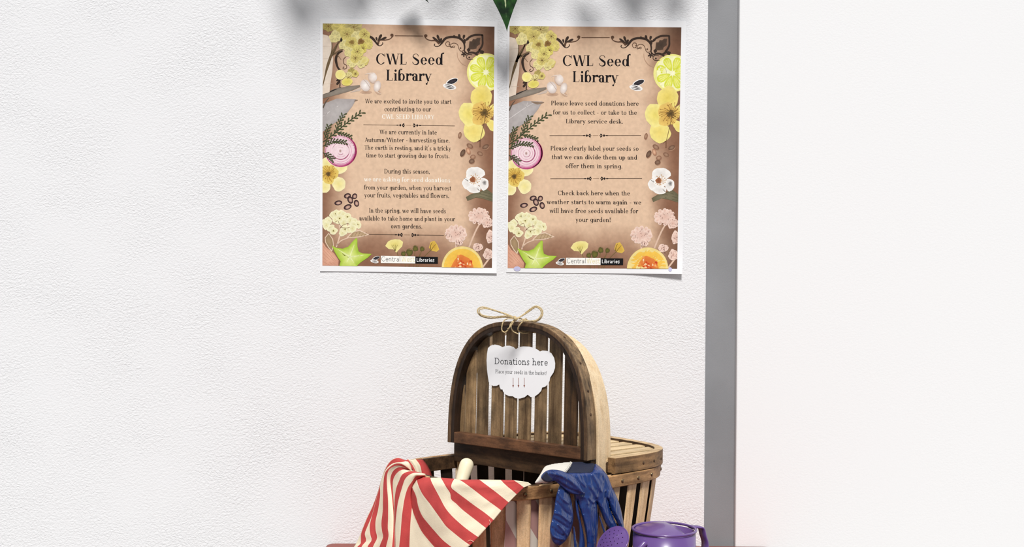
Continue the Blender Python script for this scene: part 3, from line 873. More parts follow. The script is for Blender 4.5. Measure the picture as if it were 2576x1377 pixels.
LEFT_TEXT = [
 ("We are excited to invite you to start", 918.5, 1135.5, 260, 261.3), ("contributing to our", 966.7, 1084, 280, 280.4), ("*CWL SEED LIBRARY", 960.5, 1092.5, 298.8, 300.2),
 ("We are currently in late", 954.7, 1099, 337.4, 338.8), ("Autumn/Winter - harvesting time.", 917.8, 1131.3, 357.4, 359), ("The earth is resting, and it's a tricky", 916.5, 1134.8, 376.8, 379), ("time to start growing due to frosts.", 921, 1131, 396.2, 398.2),
 ("During this season,", 966.7, 1081.5, 436.4, 437.4), ("*we are asking for seed donations", 916, 1133, 456.2, 459), ("from your garden, when you harvest", 915.7, 1135, 476.9, 479.2), ("your fruits, vegetables and flowers.", 916.7, 1130, 496.5, 498.2),
 ("In the spring, we will have seeds", 928.4, 1121.8, 535, 536.7), ("available to take home and plant in your", 904, 1144.7, 554.7, 557), ("own gardens.", 983.3, 1062.4, 574.6, 575.5)]
RIGHT_TEXT = [
 ("Please leave seed donations here", 1386.3, 1606.8, 265, 266.2), ("for us to collect - or take to the", 1391, 1602, 288, 289), ("Library service desk.", 1423.7, 1567.7, 310.4, 311.2),
 ("Please clearly label your seeds so", 1385, 1606.6, 378.6, 379.5), ("that we can divide them up and", 1387.8, 1602.7, 400.5, 401.9), ("offer them in spring.", 1422.7, 1566, 423, 424),
 ("Check back here when the", 1403, 1584.7, 491.3, 491.8), ("weather starts to warm again - we", 1375.5, 1613, 513.5, 514.9), ("will have free seeds available for", 1382.7, 1605.3, 535.7, 536.7), ("your garden!", 1448, 1536.7, 558.4, 559)]

def poster(label, corners, shift, curl, right):
    cxs = [c[0] for c in corners]; cys = [c[1] for c in corners]
    mid = P(sum(cxs) / 4, sum(cys) / 4, D_WALL)
    root = tag(empty('poster', (mid.x, 0, mid.z)), label, 'poster', 'printed notices on the wall')
    inv = Matrix.Translation(-Vector(root.location))
    def lift(px, py):
        s = (px - corners[0][0]) / (corners[1][0] - corners[0][0]); t = (py - corners[0][1]) / (corners[3][1] - corners[0][1])
        return 0.0012 + curl(s, t)
    def put_raw(px, py, layer=0):
        return inv @ P(px, py, D_WALL - lift(px, py) - (0.00016 + layer * 2.5e-6 if layer else 0))
    put = lambda x, y, layer=0: put_raw(*shift(x, y), layer)
    # the sheet itself, a thin closed slab
    mb = MB(); n, m = 44, 62
    def grid(dz):
        rows = []
        for j in range(m + 1):
            t = j / m; row = []
            for i in range(n + 1):
                s = i / n
                xt, yt = corners[0][0] + (corners[1][0] - corners[0][0]) * s, corners[0][1] + (corners[1][1] - corners[0][1]) * s
                xb, yb = corners[3][0] + (corners[2][0] - corners[3][0]) * s, corners[3][1] + (corners[2][1] - corners[3][1]) * s
                x, y = xt + (xb - xt) * t, yt + (yb - yt) * t
                row.append(inv @ P(x, y, D_WALL - lift(x, y) + dz))
            rows.append(row)
        return rows
    f, b = grid(0), grid(0.00035)
    mb.grid(f); mb.grid([r[::-1] for r in b])
    for A, B in ((f[0], b[0]), (b[-1], f[-1]), ([r[0] for r in b], [r[0] for r in f]), ([r[-1] for r in f], [r[-1] for r in b])): mb.grid([A, B])
    mb.build('paper_sheet', M['paper'], root, smooth=False, recalc=False)
    I = Ink(put)
    draw_field(I, root)
    # which prints lie over which
    for draw, base in ((draw_scrolls, 46), (draw_bark, 80), (draw_dried_flowers, 100), (draw_garlic, 100), (draw_lemon, 46), (draw_seeds, 46), (draw_poppy, 70), (draw_brown_seeds, 46), (draw_white_flower, 46), (draw_pinks, 46), (draw_melon, 220), (draw_meadow, 46), (draw_leaves, 46), (draw_cream_cluster, 60), (draw_starfruit, 130), (draw_beans, 46), (draw_side_flower, 46), (draw_onion, 70), (draw_sprig, 84)):
        I.layer = base
        draw(I, root)
    # lettering
    over = 150; top = 6
    J = Ink(put_raw) if right else I
    J.layer = top
    inkp = lambda x, y, k=0: put_raw(x, y, top + 6 + k)
    mb = MB()
    if right:
        write(mb, DIDONE, list('CWL See') + ['D2'], 1414.7, 1584, 166, 166.6, 38.6, (24, 20, 22), inkp)
        write(mb, DIDONE, ['L', 'i', 'B2'] + list('rary'), 1440.7, 1555, 206.7, 208, 39.5, (24, 20, 22), inkp)
        lines = RIGHT_TEXT
    else:
        write(mb, DIDONE, list('CWL See') + ['D2'], 945, 1115, 161.8, 163, 38.6, (24, 20, 22), inkp)
        write(mb, DIDONE, ['L', 'i', 'B2'] + list('rary'), 971.6, 1085.7, 202.8, 204.2, 39.5, (24, 20, 22), inkp)
        lines = LEFT_TEXT
    for t, x0, x1, y0, y1 in lines:
        white = t[0] == '*'
        write(mb, DIDONE_TEXT, t.lstrip('*'), x0, x1, y0, y1, 15.8, (248, 242, 230) if white else (38, 28, 24), inkp, 0.045)
    mb.build('lettering', M['ink'], root, recalc=False)
    K = Ink(put); K.layer = top + 12
    if right:
        for x0, x1, y0, y1, g in ((1382.4, 1612.6, 340.3, 342.3, ((1466.4, 1486.8), (1529.5 - 20.5, 1529.5))), (1384.3, 1615.3, 448.7, 450.6, ((1469, 1488), (1511, 1530.5)))):
            dx = shift(1030, y0)[0] - 1030; dy = shift(1030, y0)[1] - y0
            K.start(); rule(K, None, x0 - dx, x1 - dx, y0 - dy, y1 - dy, tuple((a - dx, b - dx) for a, b in g)); K.done('printed_rule', root)
    else:
        rule(K, None, 914, 1144, 314, 317, ((997, 1018), (1039, 1059.5))); K.done('printed_rule', root); rule(K, None, 928.4, 1116.7, 590.2, 592.5, ((993, 1013), (1035, 1054.5))); K.done('printed_rule', root)
    # library mark
    K.layer = over
    K.poly([(958, 643.8), (1044.7, 645.2), (1044.7, 663.2), (958, 662.2)], (248, 246, 240)); K.poly([(1044.7, 646), (1101.6, 647), (1101.4, 664), (1044.7, 663.2)], (18, 18, 20))
    seeds_mark(K, 944, 653.5, .62)
    lp = lambda x, y, k=0: put(x, y, K.layer + 12 + k)
    write(K.mb, SANS, 'Central', 959.5, 1008, 657.6, 658.2, 17.6, (58, 56, 58), lp, .04); write(K.mb, SANS, 'West', 1009, 1043, 658.3, 658.8, 17.6, (226, 214, 150), lp, .04)
    write(K.mb, SANS_BOLD, 'Libraries', 1047.5, 1092.7, 658.6, 659.2, 13.2, (248, 248, 248), lp, .04)
    K.done('library_logo', root)['label'] = 'black and white library logo with two sunflower seeds'
    if right:
        for cx, cy, a, b in ((1301, 676.5, 9, 6), (1686, 678, 4.5, 5.5)):
            mb = MB()
            pts = [put_raw(cx + a * math.cos(k * .524), cy + b * math.sin(k * .524), over) for k in range(12)]
            mb.add(pts, [tuple(range(12))], 0, [rgba((196, 194, 226))] * 12)
            mb.build('adhesive_spot', M['ink'], root, recalc=False)['label'] = 'lavender adhesive spot showing at the bottom corner'
    return root

def curl_left(s, t):
    e = max(0, t - .93) / .07
    return .0022 * e * e * max(0, s - .1) + .0008 * max(0, .3 - s) ** 2 / .09
def curl_right(s, t):
    e = max(0, t - .86) / .14
    c = max(0, s - .55) / .45
    return .0060 * e * e * c ** 1.5 + .0016 * max(0, s - .7) ** 2 / .09 + .0004 * e * math.sin(s * 9) ** 2
poster('left of two brown botanical seed library posters, the one with long text in four paragraphs', [(805.7, 46), (1252, 53.5), (1249.6, 688), (804.5, 682.5)], lambda x, y: (x, y), curl_left, False)
poster('right of two brown botanical seed library posters, lavender spot at its bottom left corner', [(1276.5, 53), (1726, 52), (1716.7, 690), (1273.5, 685.5)],
       lambda x, y: (x + 470 - 4 * (y - 59) / 610, y + 6.5 - 4.5 * (x - 812) / 430), curl_right, True)
# ------------------------------------------------------------------ the picnic basket
M['lid_slat'] = wood('lid slats', (178, 146, 106), (98, 72, 46), 'Z', 0.6, 0.5)
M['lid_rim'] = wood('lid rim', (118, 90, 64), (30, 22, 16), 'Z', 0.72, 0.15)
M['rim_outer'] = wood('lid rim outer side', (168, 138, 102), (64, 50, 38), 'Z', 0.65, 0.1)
M['rim_inner_shade'] = wood('shade-toned lid rim inside', (62, 44, 32), (20, 14, 10), 'Z', 0.6, 0.1)  # the shade inside the hoop is put into this darker colour
M['slat_dark'] = wood('stained slat', (92, 66, 40), (36, 24, 14), 'Z', 0.6, 0.1)
M['crossbar'] = wood('reddish bar', (128, 88, 60), (62, 42, 30), 'Y', 0.5, 0.1)
M['pale'] = wood('pale bent wood', (246, 222, 184), (224, 192, 148), 'Z', 0.15, 0.08)
M['top_slat'] = wood('closed lid slats', (238, 212, 168), (196, 162, 114), 'X', 0.3, 0.12)
M['top_rim'] = wood('closed lid rim', (226, 196, 150), (160, 126, 86), 'X', 0.4, 0.1)
M['top_side'] = wood('closed lid side', (168, 130, 88), (84, 60, 40), 'X', 0.6, 0.1)
M['side_slat'] = wood('side slats', (250, 216, 170), (206, 166, 118), 'Z', 0.25, 0.2)
M['band'] = wood('rim band wood', (196, 152, 104), (112, 80, 50), 'X', 0.5, 0.1)
M['dark'] = wood('dark wood', (92, 68, 46), (44, 30, 20), 'Y', 0.5, 0.1)
M['inner'] = wood('shade-toned inner faces', (42, 29, 21), (15, 10, 7), 'Z', 0.5, 0.2)  # slat backs and edges coloured near black to carry the basket's inner shade
M['nail'] = plain('nail heads', (132, 112, 84), 0.35, 0.5, 0.9, var=0.2)

ANG = R(39.5)
B_D = 1.685
basket = tag(empty('picnic_basket', (0.014, B_D - D_WALL, ZT), ANG), 'slatted wooden picnic basket with one lid open, standing on the red table', 'basket')
BM = Matrix.Translation(Vector(basket.location)) @ Matrix.Rotation(ANG, 4, 'Z')
BI = BM.inverted()
L, W, PW = 0.204, 0.142, 3.6           # half length, half width, squareness
Z_RIM, Z_LID = 0.165, 0.187
PL = 2.75                              # squareness of the lids

def spow(x, p): return math.copysign(abs(x) ** p, x)
def outline(a, l, w, p):
    c = math.cos(a)
    return Vector((l * (1 if c > 0 else 0.80) * spow(c, 2 / p), w * spow(math.sin(a), 2 / p)))
def loop(l, w, p, n=160):
    """evenly spaced points and outward normals round the basket"""
    dense = [outline(2 * math.pi * i / 2000, l, w, p) for i in range(2000)]
    cum = [0.0]
    for i in range(2000): cum.append(cum[-1] + (dense[(i + 1) % 2000] - dense[i]).length)
    out = []; j = 0
    for i in range(n):
        s = cum[-1] * i / n
        while cum[j + 1] < s: j += 1
        out.append(dense[j].lerp(dense[(j + 1) % 2000], (s - cum[j]) / max(cum[j + 1] - cum[j], 1e-9)))
    nr = []
    for i in range(n):
        t = (out[(i + 1) % n] - out[i - 1]).normalized()
        nr.append(Vector((t.y, -t.x)))
    return out, nr, cum[-1]
def taper(z):
    k = max(0.0, (Z_RIM - z) / Z_RIM)
    return 1 - 0.115 * k ** 1.2
RP, RN, PERIM = loop(L, W, PW, 720)

# side slats
mb = MB()
def side_slat(i0, wd, th=0.0035):
    rows = []
    for k in range(9):
        z = 0.004 + (Z_RIM - 0.004) * k / 8
        t = taper(z)
        c, nrm = RP[i0 % 720] * t, RN[i0 % 720]
        tg = Vector((-nrm.y, nrm.x))
        hw = wd / 2 * (0.82 + 0.18 * k / 8)
        ring = []
        for a, b in ((-1, 0), (-.75, 1), (.75, 1), (1, 0), (.9, -.6), (-.9, -.6)):
            p = c + tg * hw * a + nrm * (th * (b * .5 + .5) - .004)
            ring.append((p.x, p.y, z))
        rows.append(ring)
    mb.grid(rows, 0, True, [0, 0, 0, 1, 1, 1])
    b = len(mb.v) - 54
    mb.f += [[b + j for j in range(6)], [b + 48 + j for j in range(6)][::-1]]; mb.m += [0, 0]; mb.c += [None, None]
def idx_front(px, z=0.13):
    """position along the rim seen at a given column on the near long side"""
    best = None
    for i in range(720):
        p = BM @ Vector((RP[i].x * taper(z), RP[i].y * taper(z), z))
        nn = BM.to_3x3() @ Vector((RN[i].x, RN[i].y, 0))
        if nn.y > 0.05: continue
        v = p - CAM
        x = v.x * cr + v.z * sr
        q = CX + F_PX * x / v.y
        if RP[i].x < -0.14 and RN[i].x < -.8: continue
        if best is None or abs(q - px) < best[0]: best = (abs(q - px), i)
    return best[1]
def px_width(px0, px1):
    a, b = idx_front(px0), idx_front(px1)
    p = RP[a] - RP[b]
    return (a + b) // 2 if abs(a - b) < 360 else 0, p.length
used = []
for x0, x1 in ((1231.6, 1272), (1299, 1337), (1358, 1393), (1414, 1446), (1466, 1494), (1512, 1536), (1541, 1561), (1579, 1601.5), (1611, 1634), (1639, 1659)):
    i, w_ = px_width(x0, x1)
    side_slat(i, w_); used.append(i)
lo, hi = min(used), max(used)
step = 0.033 / PERIM * 720
k = hi + step
while k < lo + 720 - step * .8:
    far = RP[int(k) % 720].x > 0.135
    side_slat(int(k), 0.0290 if far else 0.0238)
    k += step * (.80 if far else 1.09)
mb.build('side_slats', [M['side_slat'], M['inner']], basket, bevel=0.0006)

def band(z0, z1, off0, off1, l=L, w=W, p=PW, n=160, a0=0, a1=None):
    """a bent strip round the body between two offsets from the outline"""
    pts, nr, _ = loop(l, w, p, n)
    rows = []
    idx = range(n) if a1 is None else range(a0, a1 + 1)
    for i in idx:
        t0, t1 = taper(z0), taper(z1)
        c, m = pts[i % n], nr[i % n]
        q = [c * t0 + m * off0, c * t0 + m * off1, c * t1 + m * off1, c * t1 + m * off0]
        rows.append([(q[0].x, q[0].y, z0), (q[1].x, q[1].y, z0), (q[2].x, q[2].y, z1), (q[3].x, q[3].y, z1)])
    if a1 is None: rows.append(rows[0])
    b = MB().grid(rows, 0, True)
    if a1 is not None:
        e = len(b.v) - 4
        b.f += [[0, 1, 2, 3], [e + 3, e + 2, e + 1, e]]; b.m += [0, 0]; b.c += [None, None]
    return b
rim = band(0.1475, Z_RIM, 0.0005, 0.0055).build('rim_band', M['band'], basket, bevel=0.0012)
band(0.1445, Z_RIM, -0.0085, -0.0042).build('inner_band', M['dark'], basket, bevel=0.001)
pts, _, _ = loop(L * .885, W * .885, PW, 90)
prism([(p.x, p.y) for p in pts], 0.001, 0.007).build('base_board', M['side_slat'], basket)

# nails along the near side of the rim band
def nail(parent, px, z, off, r=0.0028):
    i = idx_front(px, z)
    c = RP[i] * taper(z) + RN[i] * off
    n = RN[i]; t = Vector((-n.y, n.x))
    rows = []
    for h, q in ((-.001, 1.0), (0.0004, 1.0), (0.0012, .55), (0.0014, .1)):
        rows.append([(c.x + n.x * h + t.x * r * q * math.cos(a), c.y + n.y * h + t.y * r * q * math.cos(a), z + r * q * math.sin(a)) for a in [k * math.pi / 5 for k in range(10)]])
    MB().grid(rows, 0, True).build('nail', M['nail'], parent, smooth=True)
for x, zz in ((1318, .1555), (1381, .157), (1558, .156), (1598, .156), (1631, .1565), (1655, .1565)):
    nail(rim, x, zz, 0.0056)

# the hinge line sits a little askew across the old basket
SKEW = R(11.0)
HC = BI @ Vector((0.0166, 1.690 - D_WALL, ZT))
U2 = Vector((math.cos(SKEW), math.sin(SKEW), 0)); V2 = Vector((-math.sin(SKEW), math.cos(SKEW), 0))
def hinge(u, v, z): return Vector((HC.x, HC.y, 0)) + U2 * u + V2 * v + Vector((0, 0, z))

# centre board under the hinge and the bent carrying handle
cb = MB()
vs = [hinge(x, y, z) for x in (-.0065, .0065) for y in (-(W - .012), W - .012) for z in (.1565, .186)]
cb.add(vs, [(0, 1, 3, 2), (4, 6, 7, 5), (0, 4, 5, 1), (2, 3, 7, 6), (0, 2, 6, 4), (1, 5, 7, 3)])
cb.build('centre_board', M['dark'], basket, bevel=0.001)
HW, HH = 0.1335, 0.176
rows = []
hp = [Vector((-HW, 0.112)), Vector((-HW, 0.14))] + [Vector((-HW * spow(math.cos(a), 2 / 2.75), Z_LID + HH * spow(math.sin(a), 2 / 2.75))) for a in [math.pi * i / 60 for i in range(61)]] + [Vector((HW, 0.14)), Vector((HW, 0.112))]
for i, p in enumerate(hp):
    t = (hp[min(i + 1, len(hp) - 1)] - hp[max(i - 1, 0)]).normalized()
    nn = Vector((-t.y, t.x)) * 0.0025
    rows.append([hinge(0.0035, p.x - nn.x, p.y - nn.y), hinge(0.034, p.x - nn.x, p.y - nn.y), hinge(0.034, p.x + nn.x, p.y + nn.y), hinge(0.0035, p.x + nn.x, p.y + nn.y)])
hb = MB().grid(rows, 0, True)
e = len(hb.v) - 4
hb.f += [[0, 1, 2, 3], [e, e + 1, e + 2, e + 3]]; hb.m += [0, 0]; hb.c += [None, None]
hb.build('handle', M['pale'], basket, bevel=0.0012)

# lids: drawn once as (across, along, depth) and placed open or closed
LH, LW = 0.19, 0.1325
def d_shape(h, w, n=70, p=PL):
    return [Vector((-w * spow(math.cos(math.pi * i / n), 2 / p), h * spow(math.sin(math.pi * i / n), 2 / p))) for i in range(n + 1)]
def lid_y(x, w=LW, h=LH, p=PL): return h * (1 - min(abs(x) / w, 1) ** p) ** (1 / p)

def make_lid(name, place, slats, mats, w=LW, h=LH, p=PL):
    lid = empty(name); lid.parent = basket
    # hoop: the bent rim, its open side towards +depth
    out = d_shape(h, w, 70, p)
    shp = (w, h, p)
    rows = []
    for i, p in enumerate(out):
        t = (out[min(i + 1, len(out) - 1)] - out[max(i - 1, 0)]).normalized()
        n = Vector((-t.y, t.x))
        q = p - n * 0.0125
        g = p - n * 0.006
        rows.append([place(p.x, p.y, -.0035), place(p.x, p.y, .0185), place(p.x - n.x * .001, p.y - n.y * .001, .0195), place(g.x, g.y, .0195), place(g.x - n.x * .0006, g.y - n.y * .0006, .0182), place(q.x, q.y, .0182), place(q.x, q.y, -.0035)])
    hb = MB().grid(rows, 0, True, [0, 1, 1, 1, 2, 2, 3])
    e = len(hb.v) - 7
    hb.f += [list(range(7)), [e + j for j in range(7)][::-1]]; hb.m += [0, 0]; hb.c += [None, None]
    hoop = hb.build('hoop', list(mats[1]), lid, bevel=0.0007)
    sb = MB()
    for k, (x0, x1) in enumerate(slats):
        ht = [max(lid_y(x, *shp) - .008, .02) for x in (x0, x1)]
        b, tp = 0.001, 0
        vs = [place(x0, b, 0), place(x1, b, 0), place(x1, ht[1], 0), place(x0, ht[0], 0), place(x0, b, .004), place(x1, b, .004), place(x1, ht[1], .004), place(x0, ht[0], .004)]
        sb.add(vs, [(0, 3, 2, 1), (4, 5, 6, 7), (0, 1, 5, 4), (1, 2, 6, 5), (2, 3, 7, 6), (3, 0, 4, 7)], 1 if k == 8 and name == 'lid' and mats[0] is M['lid_slat'] else 0)
    sb.build('slats', [mats[0], M['slat_dark']], lid, bevel=0.0008)
    c = shp[0] - .0125
    cb = MB()
    vs = [place(x, y, z) for z in (.0045, .0182) for x, y in ((-c, 0.0), (c, 0.0), (c, .0165), (-c, .0165))]
    cb.add(vs, [(0, 3, 2, 1), (4, 5, 6, 7), (0, 1, 5, 4), (1, 2, 6, 5), (2, 3, 7, 6), (3, 0, 4, 7)])
    cb.build('crossbar', mats[2], lid, bevel=0.001)
    return lid, hoop
TILT = R(1.0)
def open_place(x, y, z):
    """across runs along the hinge, along goes up, depth faces the open half of the basket"""
    return hinge(-z * math.cos(TILT) + y * math.sin(TILT), -x, Z_LID + y * math.cos(TILT) + z * math.sin(TILT))
LP_N = (BM.to_3x3() @ (U2 * -math.cos(TILT) + Vector((0, 0, math.sin(TILT))))).normalized()
def lid_plane(depth): return BM @ open_place(0, 0, depth)
def lid_xy(px, py, depth=.004):
    p = BI @ on_plane(px, py, lid_plane(depth), LP_N)
    return -(p - hinge(0, 0, 0)).dot(V2), (p.z - Z_LID) / math.cos(TILT)
SL = [tuple(lid_xy(x, 1040)[0] for x in pr) for pr in ((1151, 1166), (1171, 1194), (1198, 1225), (1235, 1263), (1269.5, 1297), (1303.5, 1333), (1344, 1372), (1379, 1410), (1418, 1451), (1455, 1474))]
lid_open, hoop = make_lid('lid', open_place, SL, (M['lid_slat'], (M['rim_outer'], M['lid_rim'], M['rim_inner_shade'], M['rim_outer']), M['crossbar']))
lid_open['label'] = 'open lid standing upright'
def close_place(x, y, z):
    u0 = 0.0225 + 0.235 * x                      # its hinge edge follows the skewed hinge line
    return Vector((u0 + y * (0.208 - u0) / 0.166, -x, Z_LID - .0022 - z))
CS = [((k - 4) * .0297 - .0106, (k - 4) * .0297 + .0106) for k in range(9)]
lid_shut, _ = make_lid('lid', close_place, CS, (M['top_slat'], (M['top_side'], M['dark'], M['dark'], M['top_rim']), M['dark']), 0.1425, 0.166, 3.6)
lid_shut['label'] = 'closed lid lying flat'

# nail heads along the outer sides of both lid rims
def lid_nail(parent, place, shp, i, z, r=.0022):
    out = d_shape(shp[1], shp[0], 70, shp[2])
    p = out[i]; t = (out[min(i + 1, 70)] - out[max(i - 1, 0)]).normalized(); n = Vector((-t.y, t.x))
    rows = []
    for hgt, q in ((-.0008, 1.0), (.0003, 1.0), (.0009, .6), (.0011, .1)):
        rows.append([place(p.x + n.x * hgt + t.x * r * q * math.cos(a), p.y + n.y * hgt + t.y * r * q * math.cos(a), z + r * q * math.sin(a)) for a in [k * math.pi / 5 for k in range(10)]])
    MB().grid(rows, 0, True).build('nail', M['dark'], parent, smooth=True)
for i in (47, 55, 61, 65): lid_nail(lid_open, open_place, (LW, LH, PL), i, .009)
for i in (57, 62, 66): lid_nail(lid_shut, close_place, (.1425, .166, 3.6), i, .009)
# ------------------------------------------------------------------ striped cloth over the open end
M['red'] = plain('red cotton stripe', (198, 78, 76), 0.85, 0.12, var=0.09, scale=60, bump=0.25, bscale=900)
M['cream'] = plain('cream cotton stripe', (244, 232, 204), 0.85, 0.12, var=0.04, scale=60, bump=0.25, bscale=900)
M['red_back'] = plain('faded red reverse', (188, 146, 140), 0.9, 0.1, var=0.06)
M['cream_back'] = plain('pale reverse', (232, 222, 208), 0.9, 0.1, var=0.04)
def A_(*pts): return [(880 + x / 5.738, 1137 + y / 5.738) for x, y in pts]
def B_(*pts): return [(1090 + x / 6.885, 1177 + y / 6.885) for x, y in pts]
# stripe borders from the right-hand hem round to the left edge; then fold offsets top / middle / bottom in mm (+ = away)
BORD = [
 (B_((1640, 258), (1668, 272), (1695, 290)), (0, 0, 0)),
 (B_((1390, 222), (1480, 280), (1565, 345)), (0, 0, 0)),
 (B_((1165, 218), (1270, 320), (1380, 410), (1440, 465)), (0, -1, 0)),
 (B_((795, 214), (900, 290), (1050, 400), (1200, 520), (1305, 605)), (0, -2, 0)),
 (B_((450, 216), (560, 280), (700, 380), (900, 540), (1050, 650), (1180, 748)), (0, -2, 0)),
 (B_((365, 200), (322, 285), (322, 355), (400, 420), (560, 540), (720, 660), (900, 790), (1045, 912)), (2, 1, -1)),
 (B_((130, 180), (230, 340), (296, 445), (316, 550), (400, 625), (520, 740), (700, 880), (820, 975), (915, 1050)), (-1, 4, -1)),
 (A_((1165, 380), (1178, 430), (1220, 510), (1290, 640)) + B_((200, 680), (290, 800), (400, 910), (550, 1040), (700, 1150), (780, 1205)), (-2, -1, -1)),
 (A_((960, 368), (990, 480), (1040, 590), (1090, 665), (1150, 740), (1230, 850), (1330, 990)) + B_((230, 1020), (370, 1140), (520, 1260), (640, 1345)), (-1, -6, -1)),
 (A_((912, 425), (900, 500), (960, 640), (995, 800), (1048, 925), (1120, 1020), (1240, 1160), (1350, 1280)) + B_((330, 1385), (470, 1490)), (4, -1, -2)),
 (A_((884, 520), (866, 640), (900, 800), (935, 920), (990, 1050), (1035, 1140), (1100, 1230), (1235, 1385), (1420, 1560)), (14, 9, 0)),
 (A_((880, 515), (862, 640), (896, 800), (880, 1000), (870, 1200), (864, 1400), (862, 1640)), (15, 8, 2)),
 (A_((1078, 344), (1010, 346), (950, 352), (900, 430), (842, 520), (800, 650), (770, 820), (750, 1000), (735, 1200), (715, 1385), (700, 1640)), (4, -5, -4)),
 (A_((1085, 322), (960, 308), (870, 330), (800, 400), (758, 520), (712, 680), (688, 800), (666, 1000), (660, 1130), (663, 1385), (655, 1640)), (6, -5, -2)),
 (A_((930, 285), (850, 290), (762, 330), (712, 430), (672, 540), (652, 700), (648, 900), (655, 1100), (656, 1385), (650, 1640)), (4, 3, 5)),
 (A_((870, 268), (760, 262), (682, 310), (632, 400), (624, 520), (634, 700), (640, 900), (648, 1090), (650, 1385), (645, 1640)), (2, 10, 9)),
 (A_((860, 262), (760, 225), (690, 230), (622, 290), (588, 400), (600, 560), (616, 750), (630, 950), (627, 1180), (612, 1385), (590, 1640)), (2, 5, 4)),
 (A_((850, 250), (740, 203), (650, 208), (572, 260), (540, 350), (540, 500), (555, 700), (556, 950), (552, 1100), (562, 1220), (525, 1385), (490, 1640)), (1, -5, -5)),
 (A_((892, 278), (820, 218), (740, 173), (650, 178), (562, 240), (512, 310), (490, 450), (482, 700), (480, 850), (460, 1030), (470, 1150), (484, 1235), (430, 1385), (390, 1640)), (2, -4, -5)),
 (A_((878, 205), (830, 142), (750, 155), (640, 165), (558, 220), (508, 290), (470, 390), (442, 490), (440, 650), (410, 850), (376, 1000), (376, 1130), (396, 1250), (335, 1385), (280, 1640)), (3, 2, -1)),
 (A_((800, 128), (700, 95), (618, 120), (556, 185), (500, 300), (446, 470), (400, 640), (350, 830), (318, 950), (290, 1080), (300, 1200), (318, 1280), (255, 1385), (190, 1640)), (5, 1, -3)),
 (A_((795, 126), (700, 94), (617, 119), (554, 184), (498, 299), (444, 469), (398, 639), (348, 829), (312, 952), (250, 1100), (220, 1190), (238, 1290), (170, 1385), (110, 1640)), (6, 4, 0)),
 (A_((790, 125), (699, 93), (616, 118), (552, 183), (496, 298), (442, 468), (390, 638), (330, 800), (258, 950), (190, 1118), (166, 1200), (160, 1330), (110, 1385), (50, 1640)), (8, 6, 3)),
 (A_((788, 124), (698, 92), (615, 117), (551, 182), (494, 297), (440, 467), (385, 650), (322, 800), (250, 952), (185, 1115), (135, 1240), (85, 1345), (60, 1390), (0, 1640)), (10, 12, 9)),
]
def cloth_depth(x, y):
    d = interp(x, [880, 951, 1000, 1060, 1120, 1180, 1230, 1290, 1345], [1.690, 1.652, 1.600, 1.548, 1.500, 1.470, 1.462, 1.476, 1.500])
    return d - 0.012 - 0.016 * max(0, (y - 1215) / 170)
from mathutils.bvhtree import BVHTree
hp_, hn_, _ = loop(L, W, PW, 120)
hv, hf = [], []
for j in range(9):
    z = Z_RIM * j / 8 + (.003 if j == 8 else 0)
    for p, q in zip(hp_, hn_):
        c = p * taper(min(z, Z_RIM)) + q * .0085
        hv.append(BM @ Vector((c.x, c.y, z)))
for j in range(8):
    for i in range(120): hf.append((j * 120 + i, j * 120 + (i + 1) % 120, (j + 1) * 120 + (i + 1) % 120, (j + 1) * 120 + i))
hf.append(tuple(range(960, 1080)))
HULL = BVHTree.FromPolygons(hv, hf)
def keep_clear(x, y, d, gap=.0015):
    r = ray(x, y)
    hit = HULL.ray_cast(CAM, r.normalized())[0]
    return min(d, (hit - CAM).y - gap) if hit else d
NV = 54
cols = []
for pts, off in BORD:
    c = catmull([(x, y, 0) for x, y in pts], NV)
    col = []
    for k, p in enumerate(c):
        t = k / (NV - 1)
        o = interp(t, [0, .45, 1], off) * 0.001
        roll = 0.022 * max(0, 1 - t / .13) ** 2
        col.append((p.x, p.y, cloth_depth(p.x, p.y) + o + roll))
    # carried over the rim into the basket
    x, y, d = col[0]
    pre = [(x + 2, y + 46, d + .05), (x + 2, y + 18, d + .034), (x + 1, y + 4, d + .014)]
    cols.append(pre + col)
# smooth the depth across the stripes
NR = len(cols[0])
sub = 5
rows, mats = [], []
nb = len(cols)
def cr4(p0, p1, p2, p3, t): return 0.5 * (2 * p1 + (p2 - p0) * t + (2 * p0 - 5 * p1 + 4 * p2 - p3) * t * t + (3 * p1 - p0 - 3 * p2 + p3) * t ** 3)
for r in range(NR):
    row = []
    for i in range(nb - 1):
        a, b = cols[i][r], cols[i + 1][r]
        z = [cols[min(max(q, 0), nb - 1)][r][2] for q in (i - 1, i, i + 1, i + 2)]
        for s in range(sub):
            t = s / sub
            x_, y_, z_ = a[0] + (b[0] - a[0]) * t, a[1] + (b[1] - a[1]) * t, cr4(*z, t)
            row.append((x_, y_, keep_clear(x_, y_, z_) if r > 2 else z_))
    x_, y_, z_ = cols[-1][r]
    row.append((x_, y_, keep_clear(x_, y_, z_) if r > 2 else z_))
    rows.append(row)
for _ in range(4):                       # even out the depth so the folds stay soft
    new = [[c[2] for c in r] for r in rows]
    for r in range(4, len(rows) - 1):
        for c in range(1, len(rows[0]) - 1):
            av = (rows[r - 1][c][2] + rows[r + 1][c][2] + rows[r][c - 1][2] + rows[r][c + 1][2]) / 4
            new[r][c] = min(rows[r][c][2], .5 * rows[r][c][2] + .5 * av) if r < 8 else .5 * rows[r][c][2] + .5 * av
    rows = [[(c[0], c[1], keep_clear(c[0], c[1], z, .0005) if r > 2 else z) for c, z in zip(row, nz)] for r, (row, nz) in enumerate(zip(rows, new))]
rows = [[P(*c) for c in row] for row in rows]
for i in range(nb - 1): mats += [1 if i % 2 == 0 else 0] * sub
cb = MB()
cb.grid(rows, 0, False, mats)
